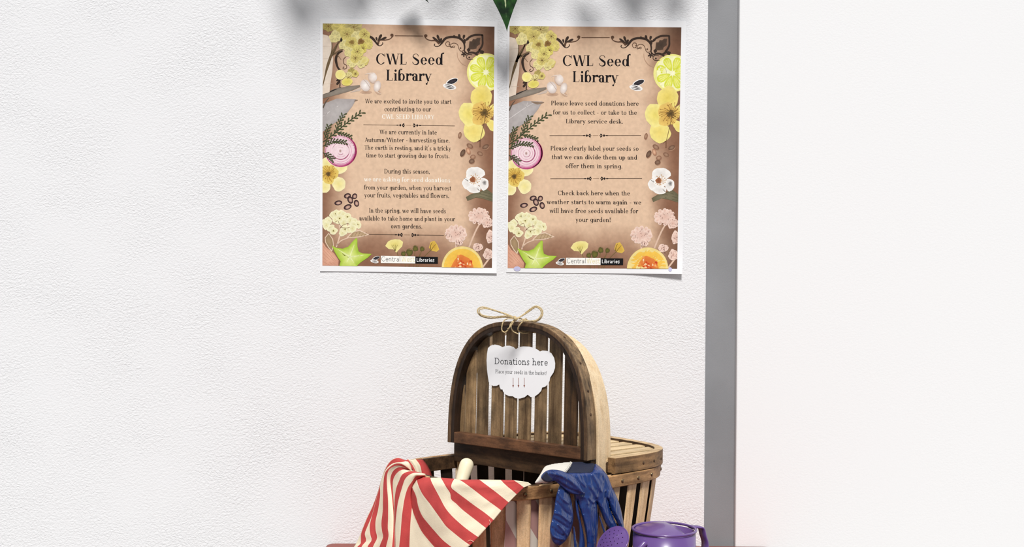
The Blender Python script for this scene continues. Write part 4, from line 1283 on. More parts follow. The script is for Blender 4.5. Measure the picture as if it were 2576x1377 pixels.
# the end that hangs over the far rim
BACK = [(A_((786, 122), (846, 170), (890, 240), (925, 300)), 1.668, 0), (A_((838, 110), (895, 180), (935, 250), (965, 330)), 1.664, 1), (A_((945, 106), (1005, 185), (1030, 270), (1040, 360)), 1.672, 0), (A_((1050, 113), (1110, 190), (1160, 280), (1190, 375)), 1.690, 0)]
br = []
for r in range(14):
    row = []
    for (pts, d, _) in BACK:
        p = catmull([(x, y, 0) for x, y in pts], 14)[r]
        row.append(P(p.x, p.y, d - .0 * r))
    fine = []
    for i in range(len(row) - 1):
        for s in range(4): fine.append(row[i].lerp(row[i + 1], s / 4) + Vector((0, -.006 * math.sin(math.pi * s / 4), 0)))
    fine.append(row[-1]); br.append(fine)
cb.grid(br, 0, False, [0] * 4 + [1] * 4 + [0] * 4)
# the part lying inside against the near slats, seen through the gaps
nst = 9
lin_rows = []
for r in range(19):
    z = 0.012 + (Z_RIM - 0.014) * r / 18
    row = []
    for i in range(nst * 2 + 1):
        u = -0.200 + 0.29 * i / (nst * 2) - 0.75 * (z - .09)
        u = min(max(u, -.128), .012)
        v = -W * taper(z) + 0.016 + 0.002 * math.sin(u * 90 + z * 40)
        row.append(BM @ Vector((u, v, z)))
    lin_rows.append(row)
cb.grid(lin_rows, 0, False, [3 if (i // 2) % 2 else 2 for i in range(nst * 2)])
cloth = cb.build('striped_cloth', [M['red'], M['cream'], M['red_back'], M['cream_back']], None, smooth=True)
tag(cloth, 'red and cream striped cotton cloth draped over the left end of the basket', 'cloth')
so = cloth.modifiers.new('thickness', 'SOLIDIFY'); so.thickness = 0.0009; so.offset = 0.0
# loose threads on the hem
for pts in (((970, 905), (985, 950), (975, 990)), ((595, 1285), (640, 1255), (700, 1290))):
    path = [P(p[0], p[1], keep_clear(p[0], p[1], cloth_depth(p[0], p[1])) - .003) for p in catmull([(*q, 0) for q in B_(*pts)], 8)]
    MB().tube(path, .0003, 5).build('loose_thread', M['cream'], cloth, True)

# ------------------------------------------------------------------ pale tool handle sticking out of the basket
M['handle_wood'] = plain('pale turned wood', (240, 230, 198), 0.45, 0.35, var=0.04)
tp = [P(1150, 1262, 1.585), P(1157, 1225, 1.592), P(1166, 1195, 1.60), P(1174, 1170, 1.606), P(1178, 1159, 1.608), P(1179.5, 1154.5, 1.609)]
tb = MB().tube(catmull(tp, 90), [interp(i / 89, [0, .45, .72, .80, .86, .90, .93, .955, .975, .99, 1], [.0076, .0084, .0097, .0100, .0099, .0094, .0085, .0072, .0056, .0034, .0004]) for i in range(90)], 24)
tool = tb.build('tool_handle', M['handle_wood'], None, True)
tag(tool, 'pale rounded wooden tool handle poking out of the basket behind the striped cloth', 'handle')
# ------------------------------------------------------------------ cloud-shaped notice hung on the open lid
M['card'] = plain('white card', (250, 250, 252), 0.5, 0.25, var=0.005)
SD = 0.0052
def sign_put(px, py, lift=0.0):
    q = on_plane(px, py, lid_plane(SD + .0012 + lift), LP_N)
    return SI @ q
CL = [(650, 645), (680, 615), (740, 598), (800, 612), (838, 632), (880, 614), (930, 613), (980, 631), (1010, 658), (1045, 632), (1100, 622), (1180, 625), (1250, 645), (1300, 672), (1318, 688), (1350, 675), (1410, 680), (1465, 710), (1500, 770), (1513, 840), (1510, 900), (1490, 960), (1450, 1020), (1440, 1070), (1415, 1110), (1385, 1140), (1345, 1150), (1335, 1190), (1300, 1230), (1250, 1265), (1200, 1273), (1160, 1242), (1120, 1275), (1060, 1292), (1000, 1285), (970, 1262), (920, 1260), (870, 1235), (843, 1198), (835, 1172), (815, 1175), (800, 1142), (795, 1112), (760, 1128), (715, 1130), (680, 1105), (660, 1080), (648, 1000), (638, 920), (632, 800), (638, 720)]
CL = [(1100 + x / 5.1, 750 + y / 5.1) for x, y in CL]
s0 = on_plane(1310, 935, lid_plane(SD), LP_N)
sign = tag(empty('cloud_sign', s0), 'white cloud shaped paper sign reading Donations here, hung on the open lid', 'sign')
SI = Matrix.Translation(-s0)
fr = [sign_put(x, y) for x, y in CL]; bk = [SI @ on_plane(x, y, lid_plane(SD + .0004), LP_N) for x, y in CL]
n = len(CL); cf, cbk = sign_put(1310, 935), SI @ on_plane(1310, 935, lid_plane(SD + .0004), LP_N)
mb = MB()
mb.add(fr + [cf], [(i, (i + 1) % n, n) for i in range(n)]); mb.add(bk + [cbk], [((i + 1) % n, i, n) for i in range(n)])
mb.add(fr + bk, [(i, n + i, n + (i + 1) % n, (i + 1) % n) for i in range(n)])
mb.build('card', M['card'], sign, recalc=True)
mb = MB()
sp = lambda x, y, k=0: sign_put(x, y, .0001 + k * 2e-6)
write(mb, TYPE, 'Donations here', 1244, 1378, 916.7, 920, 23.0, (30, 34, 38), sp, .075)
write(mb, TYPE, 'Place your seeds in the basket!', 1246, 1375.5, 939.6, 943.8, 13.2, (30, 34, 38), sp, .06)
mb.build('lettering', M['ink'], sign, recalc=False)
for x in (1290.8, 1304.3, 1318.8):
    mb = MB(); c = rgba((150, 96, 84))
    mb.add([sp(x - .6, 951), sp(x + .6, 951), sp(x + .6, 970), sp(x + 2.2, 969.5), sp(x, 976), sp(x - 2.2, 969.5), sp(x - .6, 970)], [(0, 1, 2, 6), (3, 4, 5), ], 0, [c] * 7)
    mb.add([sp(x - .6, 969.8), sp(x + .6, 969.8), sp(x, 971)], [(0, 1, 2)], 0, [c] * 3)
    mb.build('printed_arrow', M['ink'], sign, recalc=False)

# ------------------------------------------------------------------ jute bow tied on the rim of the open lid
M['jute'] = plain('jute twine', (212, 190, 146), 0.9, 0.1, var=0.28, scale=500, bump=0.9, bscale=1500)
def T_(pts, d): return [P(1100 + x / 5.1, 750 + y / 5.1, d + (p[0] if p else 0)) for x, y, *p in pts]
bow = tag(empty('jute_bow', P(1296, 801, 1.655)), 'brown jute twine tied in a loose bow on top of the open lid', 'bow')
BWI = Matrix.Translation(-Vector(bow.location))
D0 = 1.656
STR = [('loop', [(1005, 262), (900, 212), (750, 163), (600, 118), (535, 132), (515, 172), (560, 230), (680, 260), (850, 246), (985, 252)], .0), ('loop', [(1000, 268), (850, 200), (650, 140), (565, 142), (535, 168), (580, 222), (720, 243), (880, 233), (990, 262)], -.003),
       ('loop', [(1005, 268), (1080, 232), (1180, 152), (1260, 105), (1328, 130), (1354, 190), (1330, 258), (1260, 304), (1150, 288), (1050, 262)], .0), ('loop', [(1010, 276), (1150, 192), (1250, 124), (1308, 136), (1336, 190), (1312, 250), (1255, 290), (1130, 296), (1040, 285)], -.003),
       ('tail', [(1005, 262), (945, 330), (922, 390), (872, 440), (832, 420), (828, 370), (850, 300), (900, 268), (975, 268)], -.004), ('tail', [(1000, 280), (965, 330), (935, 370), (905, 400)], -.005), ('tail', [(1010, 285), (960, 330), (950, 380), (975, 430), (1040, 462)], .003)]
for nm, pts, dd in STR:
    cpts = catmull(T_(pts, D0 + dd), 60)
    mb = MB()
    for ph in (0, 2.09, 4.19):
        mb.tube([BWI @ (p + Vector((math.cos(i * .9 + ph), math.sin(i * .7 + ph) * .6, math.sin(i * .9 + ph))) * .00042) for i, p in enumerate(cpts)], .00062 if nm == 'loop' else .00056, 6)
    mb.build('twine_' + nm, M['jute'], bow, True)
mb = MB()
mb.tube([BWI @ p for p in catmull(T_([(985, 240, -.004), (1000, 262, -.007), (1020, 285, -.004)], D0), 8)], [.0014, .0022, .0026, .0027, .0027, .0026, .002, .0014], 10)
ring = [BWI @ (BM @ open_place(.009 + .004 * math.sin(a * 2), LH - .0062 + .0105 * math.cos(a), .0085 + .0145 * math.sin(a))) for a in [2 * math.pi * k / 40 for k in range(41)]]
mb.tube(ring, .0011, 6)
mb.build('knot', M['jute'], bow, True)

# ------------------------------------------------------------------ blue rubber glove over the near rim
def glove_mat(name, c, rough, wr):
    m, nt, b = new_mat(name)
    tc = N(nt, 'ShaderNodeTexCoord')
    mp = N(nt, 'ShaderNodeMapping'); mp.inputs['Scale'].default_value = (1.0, 1.0, .30); mp.inputs['Rotation'].default_value = (0, R(-8), 0)
    nt.links.new(tc.outputs['Object'], mp.inputs['Vector'])
    n1 = N(nt, 'ShaderNodeTexNoise', Scale=105.0, Detail=2.5, Roughness=.5, Distortion=.6)
    n2 = N(nt, 'ShaderNodeTexNoise', Scale=700.0, Detail=2.0)
    nt.links.new(mp.outputs['Vector'], n1.inputs['Vector']); nt.links.new(tc.outputs['Object'], n2.inputs['Vector'])
    b1 = N(nt, 'ShaderNodeBump', Strength=wr, Distance=.005)
    b2 = N(nt, 'ShaderNodeBump', Strength=.12, Distance=.0008)
    nt.links.new(n1.outputs['Fac'], b1.inputs['Height']); nt.links.new(n2.outputs['Fac'], b2.inputs['Height'])
    nt.links.new(b1.outputs['Normal'], b2.inputs['Normal']); nt.links.new(b2.outputs['Normal'], b.inputs['Normal'])
    b.inputs['Base Color'].default_value = rgba(c); b.inputs['Roughness'].default_value = rough; b.inputs['Specular IOR Level'].default_value = .6
    return m
M['rubber'] = glove_mat('blue rubber', (28, 56, 116), .18, .5)
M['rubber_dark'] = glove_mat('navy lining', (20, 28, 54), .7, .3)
M['knit'] = plain('white knit', (226, 222, 212), .9, .1, var=.05, bump=.6, bscale=1400)
glove = tag(empty('rubber_glove', P(1480, 1230, 1.55)), 'blue rubber glove hanging over the near rim of the basket, fingers down', 'glove')
GI = Matrix.Translation(-Vector(glove.location))
def gd(px): return interp(px, [1412, 1480, 1546, 1600], [1.524, 1.555, 1.586, 1.610])
import numpy as np
def seg_dist(X, Y, poly):
    """distance to an outline, its nearest point and whether inside, for grids of points"""
    best = np.full(X.shape, 1e9); bx = np.zeros(X.shape); by = np.zeros(X.shape); ins = np.zeros(X.shape, bool)
    n = len(poly)
    for i in range(n):
        x0, y0 = poly[i]; x1, y1 = poly[(i + 1) % n]
        dx, dy = x1 - x0, y1 - y0
        t = np.clip(((X - x0) * dx + (Y - y0) * dy) / (dx * dx + dy * dy + 1e-9), 0, 1)
        qx, qy = x0 + t * dx, y0 + t * dy
        d = np.hypot(X - qx, Y - qy); m = d < best
        best[m] = d[m]; bx[m] = qx[m]; by[m] = qy[m]
        c = ((y0 > Y) != (y1 > Y)) & (X < (x1 - x0) * (Y - y0) / (y1 - y0 + 1e-9) + x0)
        ins ^= c
    return best, bx, by, ins
def smooth_poly(poly, k=2):
    for _ in range(k):
        out = []
        for i in range(len(poly)):
            (x0, y0), (x1, y1) = poly[i], poly[(i + 1) % len(poly)]
            out += [(x0 * .75 + x1 * .25, y0 * .75 + y1 * .25), (x0 * .25 + x1 * .75, y0 * .25 + y1 * .75)]
        poly = out
    return poly
def puff(name, poly, T, RAD, mat, dd=0.0, dome=0.0, ridges=(), roll=None, step=5.5, wr=.0006, back=.4):
    """a soft hollow form with a traced outline, swelling towards its middle, with its own folds"""
    poly = smooth_poly(poly)
    xs = np.arange(min(p[0] for p in poly) - step * 2, max(p[0] for p in poly) + step * 3, step)
    ys = np.arange(min(p[1] for p in poly) - step * 2, max(p[1] for p in poly) + step * 3, step)
    X, Y = np.meshgrid(xs, ys)
    d, bx, by, ins = seg_dist(X, Y, poly)
    near = (~ins) & (d < step * 1.5)
    X = np.where(near, bx, X); Y = np.where(near, by, Y)
    d = np.where(ins, d, 0)
    h = T * np.sqrt(1 - (1 - np.clip(d / RAD, 0, 1)) ** 2) + dome * np.clip(d / 220, 0, 1)
    fade = np.clip(d / 26, 0, 1)
    for pts, wd, amp in ridges:
        c = curve2(pts, 24)
        rd = np.full(X.shape, 1e9)
        for (x0, y0), (x1, y1) in zip(c, c[1:]):
            dx, dy = x1 - x0, y1 - y0
            t = np.clip(((X - x0) * dx + (Y - y0) * dy) / (dx * dx + dy * dy + 1e-9), 0, 1)
            rd = np.minimum(rd, np.hypot(X - x0 - t * dx, Y - y0 - t * dy))
        h = h + amp * np.exp(-(rd / wd) ** 2) * fade
    ny, nx = X.shape
    use = ins | near
    idx = -np.ones(X.shape, int); V = []; F = []
    bidx = -np.ones(X.shape, int)
    for j in range(ny):
        for i in range(nx):
            if not use[j, i]: continue
            x, y = float(X[j, i]), float(Y[j, i])
            px, py = 1340 + x / 5.988, 1147 + y / 5.988
            base = gd(px) + dd + (roll(x, y) if roll else 0)
            w = noise.noise(Vector((x * .011, y * .005, 3 + dd * 50))) + .6 * noise.noise(Vector((x * .03, y * .012, 8)))
            hh = float(h[j, i]) + wr * w * float(fade[j, i])
            idx[j, i] = len(V); V.append(GI @ P(px, py, base - hh))
            if ins[j, i]:
                bidx[j, i] = len(V); V.append(GI @ P(px, py, base + back * min(float(h[j, i]), T)))
            else: bidx[j, i] = idx[j, i]
    for j in range(ny - 1):
        for i in range(nx - 1):
            q = [(j, i), (j, i + 1), (j + 1, i + 1), (j + 1, i)]
            if all(idx[a] >= 0 for a in q) and any(ins[a] for a in q):
                F.append([int(idx[a]) for a in q])
                bq = [int(bidx[a]) for a in q][::-1]
                F.append(bq)
    used = sorted({v for f in F for v in f}); mp = {v: k for k, v in enumerate(used)}
    o = MB().add([V[v] for v in used], [[mp[v] for v in f] for f in F]).build(name, mat, glove, True)
    bm = bmesh.new(); bm.from_mesh(o.data)
    bmesh.ops.remove_doubles(bm, verts=bm.verts, dist=.00005); bmesh.ops.recalc_face_normals(bm, faces=bm.faces)
    for f in bm.faces: f.smooth = True
    bm.to_mesh(o.data); bm.free()
    s = o.modifiers.new('soften', 'SMOOTH'); s.factor = .5; s.iterations = 3
    return o
BODY = [(490, 256), (600, 259), (750, 259), (895, 256), (915, 205), (930, 150), (942, 114), (985, 140), (1040, 190), (1095, 255), (1140, 315), (1170, 400), (1200, 480), (1240, 560), (1270, 625), (1300, 700), (1325, 780), (1345, 870), (1362, 960), (1378, 1050), (1392, 1150), (1405, 1290), (1395, 1350), (1368, 1330), (1345, 1220), (1305, 1080), (1247, 970), (1180, 830), (1150, 710), (1140, 655), (1148, 720), (1168, 820), (1236, 975), (1290, 1090), (1322, 1200), (1345, 1290), (1355, 1400), (1340, 1450), (1300, 1430), (1235, 1280), (1165, 1145), (1110, 1055), (1060, 940), (1012, 820), (978, 735), (963, 688), (974, 760), (984, 850), (988, 1000), (984, 1150), (978, 1250), (962, 1377), (955, 1600), (900, 1680), (830, 1660), (815, 1500), (815, 1377), (808, 1250), (785, 1100), (757, 980), (735, 900), (705, 790), (680, 700), (668, 655), (688, 780), (708, 900), (730, 1000), (760, 1130), (785, 1260), (793, 1377), (790, 1560), (760, 1640), (705, 1620), (690, 1450), (690, 1377), (700, 1250), (703, 1100), (680, 980), (655, 880), (640, 760), (632, 640), (600, 540), (520, 440), (450, 350)]
tuck = lambda x, y: .034 * (max(0, 262 - y) / 150) ** 1.5
puff('glove_body', BODY, .0075, 62, M['rubber'], 0, .004,
     [([(905, 285), (965, 390), (1035, 520)], 26, .0022), ([(1050, 330), (1075, 420), (1060, 520)], 24, -.0016), ([(860, 440), (920, 540), (965, 620)], 26, .0016), ([(1140, 540), (1128, 600), (1150, 680)], 18, .0022), ([(1105, 560), (1112, 640), (1125, 700)], 16, -.0022),
      ([(680, 320), (720, 380), (790, 450)], 20, .0016), ([(780, 330), (800, 420), (850, 520)], 24, -.0012), ([(740, 620), (800, 640), (830, 720)], 20, .0015), ([(850, 640), (905, 700), (955, 690)], 22, .0018), ([(860, 800), (880, 1000), (900, 1200)], 22, .0012), ([(1010, 700), (1090, 860), (1180, 1020)], 20, .0012), ([(1210, 740), (1260, 880), (1330, 1020)], 16, .0014), ([(930, 800), (930, 1000), (930, 1300)], 18, -.0012), ([(770, 900), (815, 1080), (835, 1300)], 16, .0014)], tuck)
puff('thumb', [(430, 400), (520, 440), (560, 560), (585, 680), (605, 800), (617, 880), (615, 960), (605, 1030), (588, 1100), (560, 1180), (520, 1260), (470, 1315), (420, 1355), (380, 1366), (340, 1347), (305, 1312), (280, 1260), (262, 1190), (255, 1110), (265, 1040), (285, 980), (310, 860), (325, 780), (340, 650), (365, 560), (388, 470)], .0085, 120, M['rubber'], -.004, .0,
     [([(385, 560), (440, 640), (530, 710)], 22, .0018), ([(330, 690), (400, 740), (470, 830), (560, 900)], 22, -.0014), ([(320, 860), (420, 890), (560, 1000)], 24, .0022), ([(300, 960), (380, 1000), (520, 1090)], 24, -.0018), ([(390, 1040), (450, 1110), (525, 1210)], 18, .0018), ([(265, 1140), (330, 1230), (490, 1275)], 20, .0018), ([(300, 1090), (380, 1170), (460, 1210)], 20, -.0014)])
puff('folded_finger', [(120, 320), (150, 270), (205, 225), (280, 205), (400, 215), (475, 243), (560, 270), (650, 335), (720, 430), (780, 530), (797, 562), (775, 592), (720, 600), (640, 590), (560, 570), (480, 510), (400, 440), (330, 378), (290, 396), (220, 402), (170, 390), (130, 350)], .0085, 90, M['rubber'], -.012, .0,
     [([(260, 260), (400, 290), (560, 370), (700, 480), (760, 540)], 34, .003), ([(380, 400), (520, 490), (680, 560)], 26, -.002)])
puff('finger_mouth', [(135, 320), (160, 282), (205, 243), (222, 252), (245, 300), (312, 360), (262, 392), (205, 394), (160, 370)], .0012, 30, M['rubber_dark'], -.0205, 0, back=0.2)
puff('back_finger', [(612, 1040), (640, 1100), (655, 1250), (672, 1377), (672, 1560), (640, 1580), (625, 1400), (610, 1200)], .004, 30, M['rubber'], .008)
puff('back_finger', [(1000, 880), (1032, 950), (1085, 1095), (1100, 1150), (1125, 1280), (1095, 1290), (1060, 1150), (1020, 1020), (1000, 920)], .004, 30, M['rubber'], .007)
puff('knit_cuff', [(15, 428), (60, 360), (120, 270), (160, 190), (205, 145), (330, 118), (480, 100), (600, 90), (560, 150), (520, 255), (470, 262), (400, 260), (300, 300), (260, 405), (150, 415)], .0035, 60, M['knit'], .006, .003, [([(150, 300), (300, 190), (480, 160)], 60, .002)], tuck, 9.0, .0002)
puff('cuff_lining', [(530, 100), (640, 88), (800, 90), (950, 112), (960, 200), (930, 300), (470, 300), (500, 200)], .002, 60, M['rubber_dark'], .013, .002, [([(560, 200), (700, 180), (880, 200)], 40, -.002)], tuck, 10.0, .0002)
g = MB()
for k in range(9):
    t = k / 8
    x, y = 580 - 84 * t + 8 * math.sin(t * 3), 98 + 130 * t
    a0 = [(x - 16, y - 6), (x, y + 2), (x + 14, y + 14)]
    g.tube([GI @ P(1340 + u / 5.988, 1147 + v / 5.988, gd(1340 + u / 5.988) - .0062 + tuck(u, v)) for u, v in a0], .0006, 6)
g.build('overlock_stitches', M['knit'], glove, True)

# ------------------------------------------------------------------ purple watering can
M['purple'] = plain('purple enamel', (106, 78, 142), .3, .5, var=.05, scale=20, coat=.3)
M['hole'] = plain('dark holes', (36, 20, 52), .8, .1)
CD = 1.56
cc = P(1671, 1330, CD)
can = tag(empty('watering_can', (cc.x, cc.y, ZT)), 'small purple metal watering can at the right front of the basket', 'watering can')
ch = cc.z - ZT; rad = .0441
sd = Vector((-.907, -.42, 0)).normalized()          # spout side
def ring_pts(r, z, n=56): return [(r * math.cos(2 * math.pi * k / n), r * math.sin(2 * math.pi * k / n), z) for k in range(n)]
prof = [(0, .0015), (rad * .99, .0015), (rad * 1.01, .003), (rad * .985, .006), (rad * .975, ch * .5), (rad * .965, ch - .004), (rad * .95, ch - .004), (rad * .955, ch * .5), (rad * .96, .006), (0, .004)]
MB().grid([ring_pts(max(r, .0002), z) for r, z in prof], 0, True).build('body', M['purple'], can, True)
rr_ = MB(); trows = []
for k in range(57):
    a = 2 * math.pi * k / 56
    trows.append([((rad * .975 + .0017 * math.cos(b)) * math.cos(a), (rad * .975 + .0017 * math.cos(b)) * math.sin(a), ch - .001 + .0017 * math.sin(b)) for b in [2 * math.pi * j / 10 for j in range(10)]])
rr_.grid(trows, 0, True).build('rolled_rim', M['purple'], can, True)
# half cover at the spout side: a shallow fan rising to its straight edge
side = Vector((-sd.y, sd.x, 0))
rows = []
e0 = math.atan2(sd.y, sd.x)
for k in range(25):
    a = e0 - R(99.8) + R(199.6) * k / 24
    rim_p = Vector((math.cos(a), math.sin(a), 0)) * rad * .965
    edge = side * (rim_p.dot(side)) + sd * (-.17 * rad)
    row = []
    for j in range(9):
        t = j / 8
        p = rim_p.lerp(edge, t)
        lat = rim_p.dot(side) / rad
        row.append((p.x, p.y, ch - .0025 + .0085 * max(0, 1 - lat * lat) * math.sin(t * math.pi / 2)))
    rows.append(row)
o = MB().grid(rows).build('half_cover', M['purple'], can, True)
so = o.modifiers.new('thickness', 'SOLIDIFY'); so.thickness = .0008; so.offset = 0
# strap handle
hr = []
for k in range(41):
    t = k / 40
    rr2 = interp(t, [0, .12, .3, .5, .7, .88, 1], [rad * .99, rad * 1.10, rad * 1.36, rad * 1.52, rad * 1.48, rad * 1.22, rad * .98])
    zz = interp(t, [0, .12, .3, .5, .7, .88, 1], [ch - .0035, ch - .0012, ch - .004, ch - .026, ch - .052, ch - .070, ch - .074])
    hr.append(Vector((-sd.x * rr2, -sd.y * rr2, zz)))
hr = catmull(hr[::4], 40)
rows = []
for k, p in enumerate(hr):
    t = (hr[min(k + 1, 39)] - hr[max(k - 1, 0)]).normalized()
    nn = t.cross(side).normalized()
    rows.append([tuple(p + side * a * .0075 + nn * b * .0011) for a, b in ((-1, -1), (-1.08, 0), (-1, 1), (1, 1), (1.08, 0), (1, -1))])
MB().grid(rows, 0, True).build('handle', M['purple'], can, True)
# spout, brace and rose
s_len = .1006
rc = P(1541.5, 1368, 1.526) - Vector(can.location)
rn = Vector((-.62, -.50, .60)).normalized()
neck = rc - rn * .020
sp_pts = catmull([tuple(sd * rad * .9 + Vector((0, 0, .022))), tuple(sd * (rad + .02) + Vector((0, 0, .045))), tuple(neck.lerp(sd * (rad + .02) + Vector((0, 0, .045)), .4)), tuple(neck)], 20)
MB().tube(sp_pts, [interp(i / 19, [0, 1], [.0125, .0065]) for i in range(20)], 18).build('spout', M['purple'], can, True)
b0 = P(1622, 1367.5, 1.5275) - Vector(can.location)
bt = MB().tube([b0 + Vector((.003, .004, 0)), b0, b0.lerp(sp_pts[12], .5), sp_pts[12]], .0042, 12)
bt.build('brace', M['purple'], can, True)
ra = rn.cross(Vector((0, 0, 1))).normalized(); rb = ra.cross(rn).normalized()
def rose_ring(r, h, n=44): return [tuple(rc + rn * h + (ra * math.cos(2 * math.pi * k / n) + rb * math.sin(2 * math.pi * k / n)) * r) for k in range(n)]
RR = .0258
MB().grid([rose_ring(r, h) for r, h in ((.006, -.020), (.0075, -.016), (RR * .8, -.005), (RR * .985, -.0015), (RR, 0), (RR * .985, .0012), (RR * .955, .0008), (RR * .9, .0012), (RR * .6, .0036), (RR * .3, .0048), (.0004, .0052))], 0, True).build('rose', M['purple'], can, True)
mb = MB()
for q, m_ in ((0, 1), (.24, 6), (.47, 11), (.70, 15)):
    for k in range(m_):
        a = 2 * math.pi * k / m_ + q * 3
        h = interp(q, [0, .3, .6, .9], [.0053, .0049, .0037, .0013])
        c = rc + (ra * math.cos(a) + rb * math.sin(a)) * RR * q + rn * h
        mb.add([tuple(c + (ra * math.cos(j * .7854) + rb * math.sin(j * .7854)) * .00075 + rn * .00012) for j in range(8)], [tuple(range(8))])
mb.build('rose_holes', M['hole'], can)['kind'] = 'stuff'
# ------------------------------------------------------------------ leaves hanging into the top of the picture
def leaf_mat(name, dark, light, vein):
    m, nt, b = new_mat(name)
    uv = N(nt, 'ShaderNodeUVMap')
    tc = N(nt, 'ShaderNodeTexCoord')
    sep = N(nt, 'ShaderNodeSeparateXYZ'); nt.links.new(uv.outputs['UV'], sep.inputs[0])
    nz = N(nt, 'ShaderNodeTexNoise', Scale=70.0, Detail=4.0); nt.links.new(tc.outputs['Object'], nz.inputs['Vector'])
    rp = N(nt, 'ShaderNodeValToRGB')
    rp.color_ramp.elements[0].position = .38; rp.color_ramp.elements[0].color = rgba(dark)
    rp.color_ramp.elements[1].position = .66; rp.color_ramp.elements[1].color = rgba(light)
    nt.links.new(nz.outputs['Fac'], rp.inputs['Fac'])
    ab = N(nt, 'ShaderNodeMath', operation='ABSOLUTE'); nt.links.new(sep.outputs['X'], ab.inputs[0])
    n2 = N(nt, 'ShaderNodeTexNoise', Scale=60.0, Detail=2.0); nt.links.new(tc.outputs['Object'], n2.inputs['Vector'])
    ad = N(nt, 'ShaderNodeMath', operation='MULTIPLY_ADD'); nt.links.new(n2.outputs['Fac'], ad.inputs[0]); ad.inputs[1].default_value = .55; nt.links.new(ab.outputs[0], ad.inputs[2])
    y2 = N(nt, 'ShaderNodeMath', operation='MULTIPLY_ADD'); nt.links.new(sep.outputs['Y'], y2.inputs[0]); y2.inputs[1].default_value = .38; nt.links.new(ad.outputs[0], y2.inputs[2])
    mr = N(nt, 'ShaderNodeMapRange'); mr.inputs['From Min'].default_value = .50; mr.inputs['From Max'].default_value = .56; mr.inputs['To Min'].default_value = 1; mr.inputs['To Max'].default_value = 0
    nt.links.new(y2.outputs[0], mr.inputs['Value'])
    mx = N(nt, 'ShaderNodeMix', data_type='RGBA'); nt.links.new(mr.outputs[0], mx.inputs[0]); nt.links.new(rp.outputs['Color'], mx.inputs[6]); mx.inputs[7].default_value = rgba(vein)
    nt.links.new(mx.outputs[2], b.inputs['Base Color'])
    b.inputs['Roughness'].default_value = .32; b.inputs['Specular IOR Level'].default_value = .5
    return m
M['leaf'] = leaf_mat('variegated leaf', (14, 40, 16), (44, 92, 34), (206, 220, 170))
M['leaf_dark'] = plain('dark leaf', (16, 30, 14), .35, .5, var=.3)
M['stem'] = plain('green stem', (70, 92, 46), .5, .3, var=.15)
M['pot'] = plain('grey pot', (96, 98, 100), .6, .3)

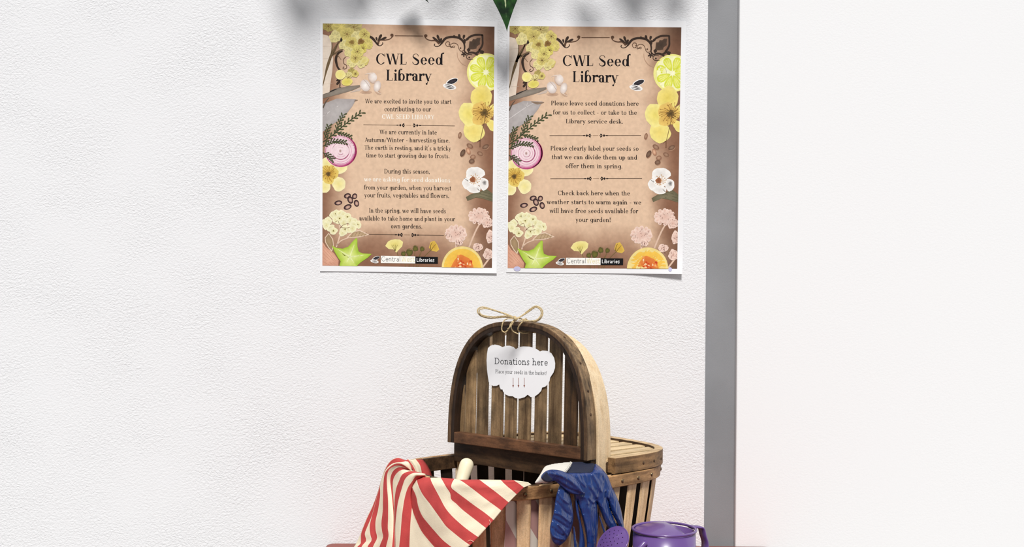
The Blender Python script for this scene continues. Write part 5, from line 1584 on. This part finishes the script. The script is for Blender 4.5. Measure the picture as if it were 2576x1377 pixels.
plant = tag(empty('trailing_plant', (0.0, -.09, P(1290, -260, 1.80).z)), 'trailing green plant whose pointed leaf hangs down between the two posters', 'plant')
PI_ = Matrix.Translation(-Vector(plant.location))
def leaf(tip, base, width, d, mat='leaf', lean=.0, fold=.18, name='leaf', d2=None):
    """a heart-shaped blade between base and tip given as picture columns and rows at depth d"""
    tp, bp = P(tip[0], tip[1], d), P(base[0], base[1], d if d2 is None else d2)
    ax = (bp - tp); ln = ax.length; ax.normalize()
    sdv = ax.cross(Vector((0, -1, 0))).normalized(); nv = sdv.cross(ax).normalized()
    n, m = 28, 12
    vs, fs, uvs = [], [], []
    prof = [(0, 0), (.05, .03), (.14, .12), (.26, .26), (.40, .44), (.55, .66), (.68, .84), (.78, .96), (.86, 1.0), (.93, .92), (.98, .66), (1, .30)]
    for i in range(n + 1):
        t = i / n
        w = width * .5 * max(interp(t, [p[0] for p in prof], [p[1] for p in prof]), .004)
        for j in range(-m // 2, m // 2 + 1):
            q = j / (m / 2)
            p = tp + ax * ln * t + sdv * w * q + nv * (-abs(q) * w * fold + lean * ln * math.sin(t * math.pi))
            vs.append(PI_ @ p); uvs.append((q, 1 - t))
    k = m + 1
    for i in range(n):
        for j in range(m): fs.append((i * k + j, i * k + j + 1, (i + 1) * k + j + 1, (i + 1) * k + j))
    mb = MB().add(vs, fs)
    o = mb.build(name, M[mat], plant, True, recalc=False)
    u = o.data.uv_layers.new(name='UVMap')
    for lp in o.data.loops: u.data[lp.index].uv = uvs[lp.vertex_index]
    s = o.modifiers.new('thickness', 'SOLIDIFY'); s.thickness = .0007; s.offset = 0
    # stalk up to the vine
    top = PI_ @ bp
    MB().tube(catmull([tuple(top), tuple(top * .6 + Vector((0, -.006, .02))), (top.x * .35, 0.0, .01)], 12), .0016, 7).build('leaf_stalk', M['stem'], plant, True)
    return o
leaf((1275.5, 80), (1268, -62), .056, 1.815, d2=1.80)
leaf((1079, 8), (1012, -80), .036, 1.832, 'leaf_dark')
# leaves above the picture that shade the top of the wall
SHADE = [((754, 44), .070, .15), ((735, 5), .07, .17), ((790, 110), .07, .32), ((880, 40), .06, .30), ((1320, 20), .06, .28), ((1640, 40), .06, .30), ((1160, 20), .06, .30), ((840, 5), .05, .17), ((905, 10), .068, .12), ((1105, 28), .034, .15), ((1470, 54), .046, .11), ((1508, 112), .055, .22), ((1592, 8), .085, .12), ((1700, 14), .060, .12), ((1258, 120), .024, .15), ((1262, 210), .020, .19), ((1225, 62), .034, .14), ((1000, -25), .05, .15), ((1350, -30), .05, .15)]
for (px, py), wd, off in SHADE:
    w = P(px, py, D_WALL)
    c = w - SUN_DIR * (off / SUN_DIR.y)               # where a leaf must hang for its shade to fall there
    d = c.y + D_WALL
    ix = CX + F_PX * (c.x * cr + (c.z - ZC) * sr) / d; iy = CY - F_PX * (-c.x * sr + (c.z - ZC) * cr) / d
    h = wd * 1.1 * F_PX / d
    leaf((ix + 8, iy + h * .6), (ix - 6, iy - h * .4), wd, d, 'leaf' if px % 2 else 'leaf_dark')
# the vine and its hanging pot, above the picture
MB().tube(catmull([(-.34, .0, .0), (-.2, .0, .03), (0, .0, .012), (.2, .0, .03), (.34, .0, .0)], 30), .0035, 9).build('vine', M['stem'], plant, True)
prf = [(.0005, .03), (.055, .03), (.062, .05), (.075, .15), (.08, .155), (.08, .165), (.072, .165), (.068, .15), (.0005, .145)]
MB().grid([[(r * math.cos(2 * math.pi * k / 40), r * math.sin(2 * math.pi * k / 40), z) for k in range(40)] for r, z in prf], 0, True).build('pot', M['pot'], plant, True)
MB().box((0, .045, .10), .05, .09, .012).build('wall_bracket', M['pot'], plant)
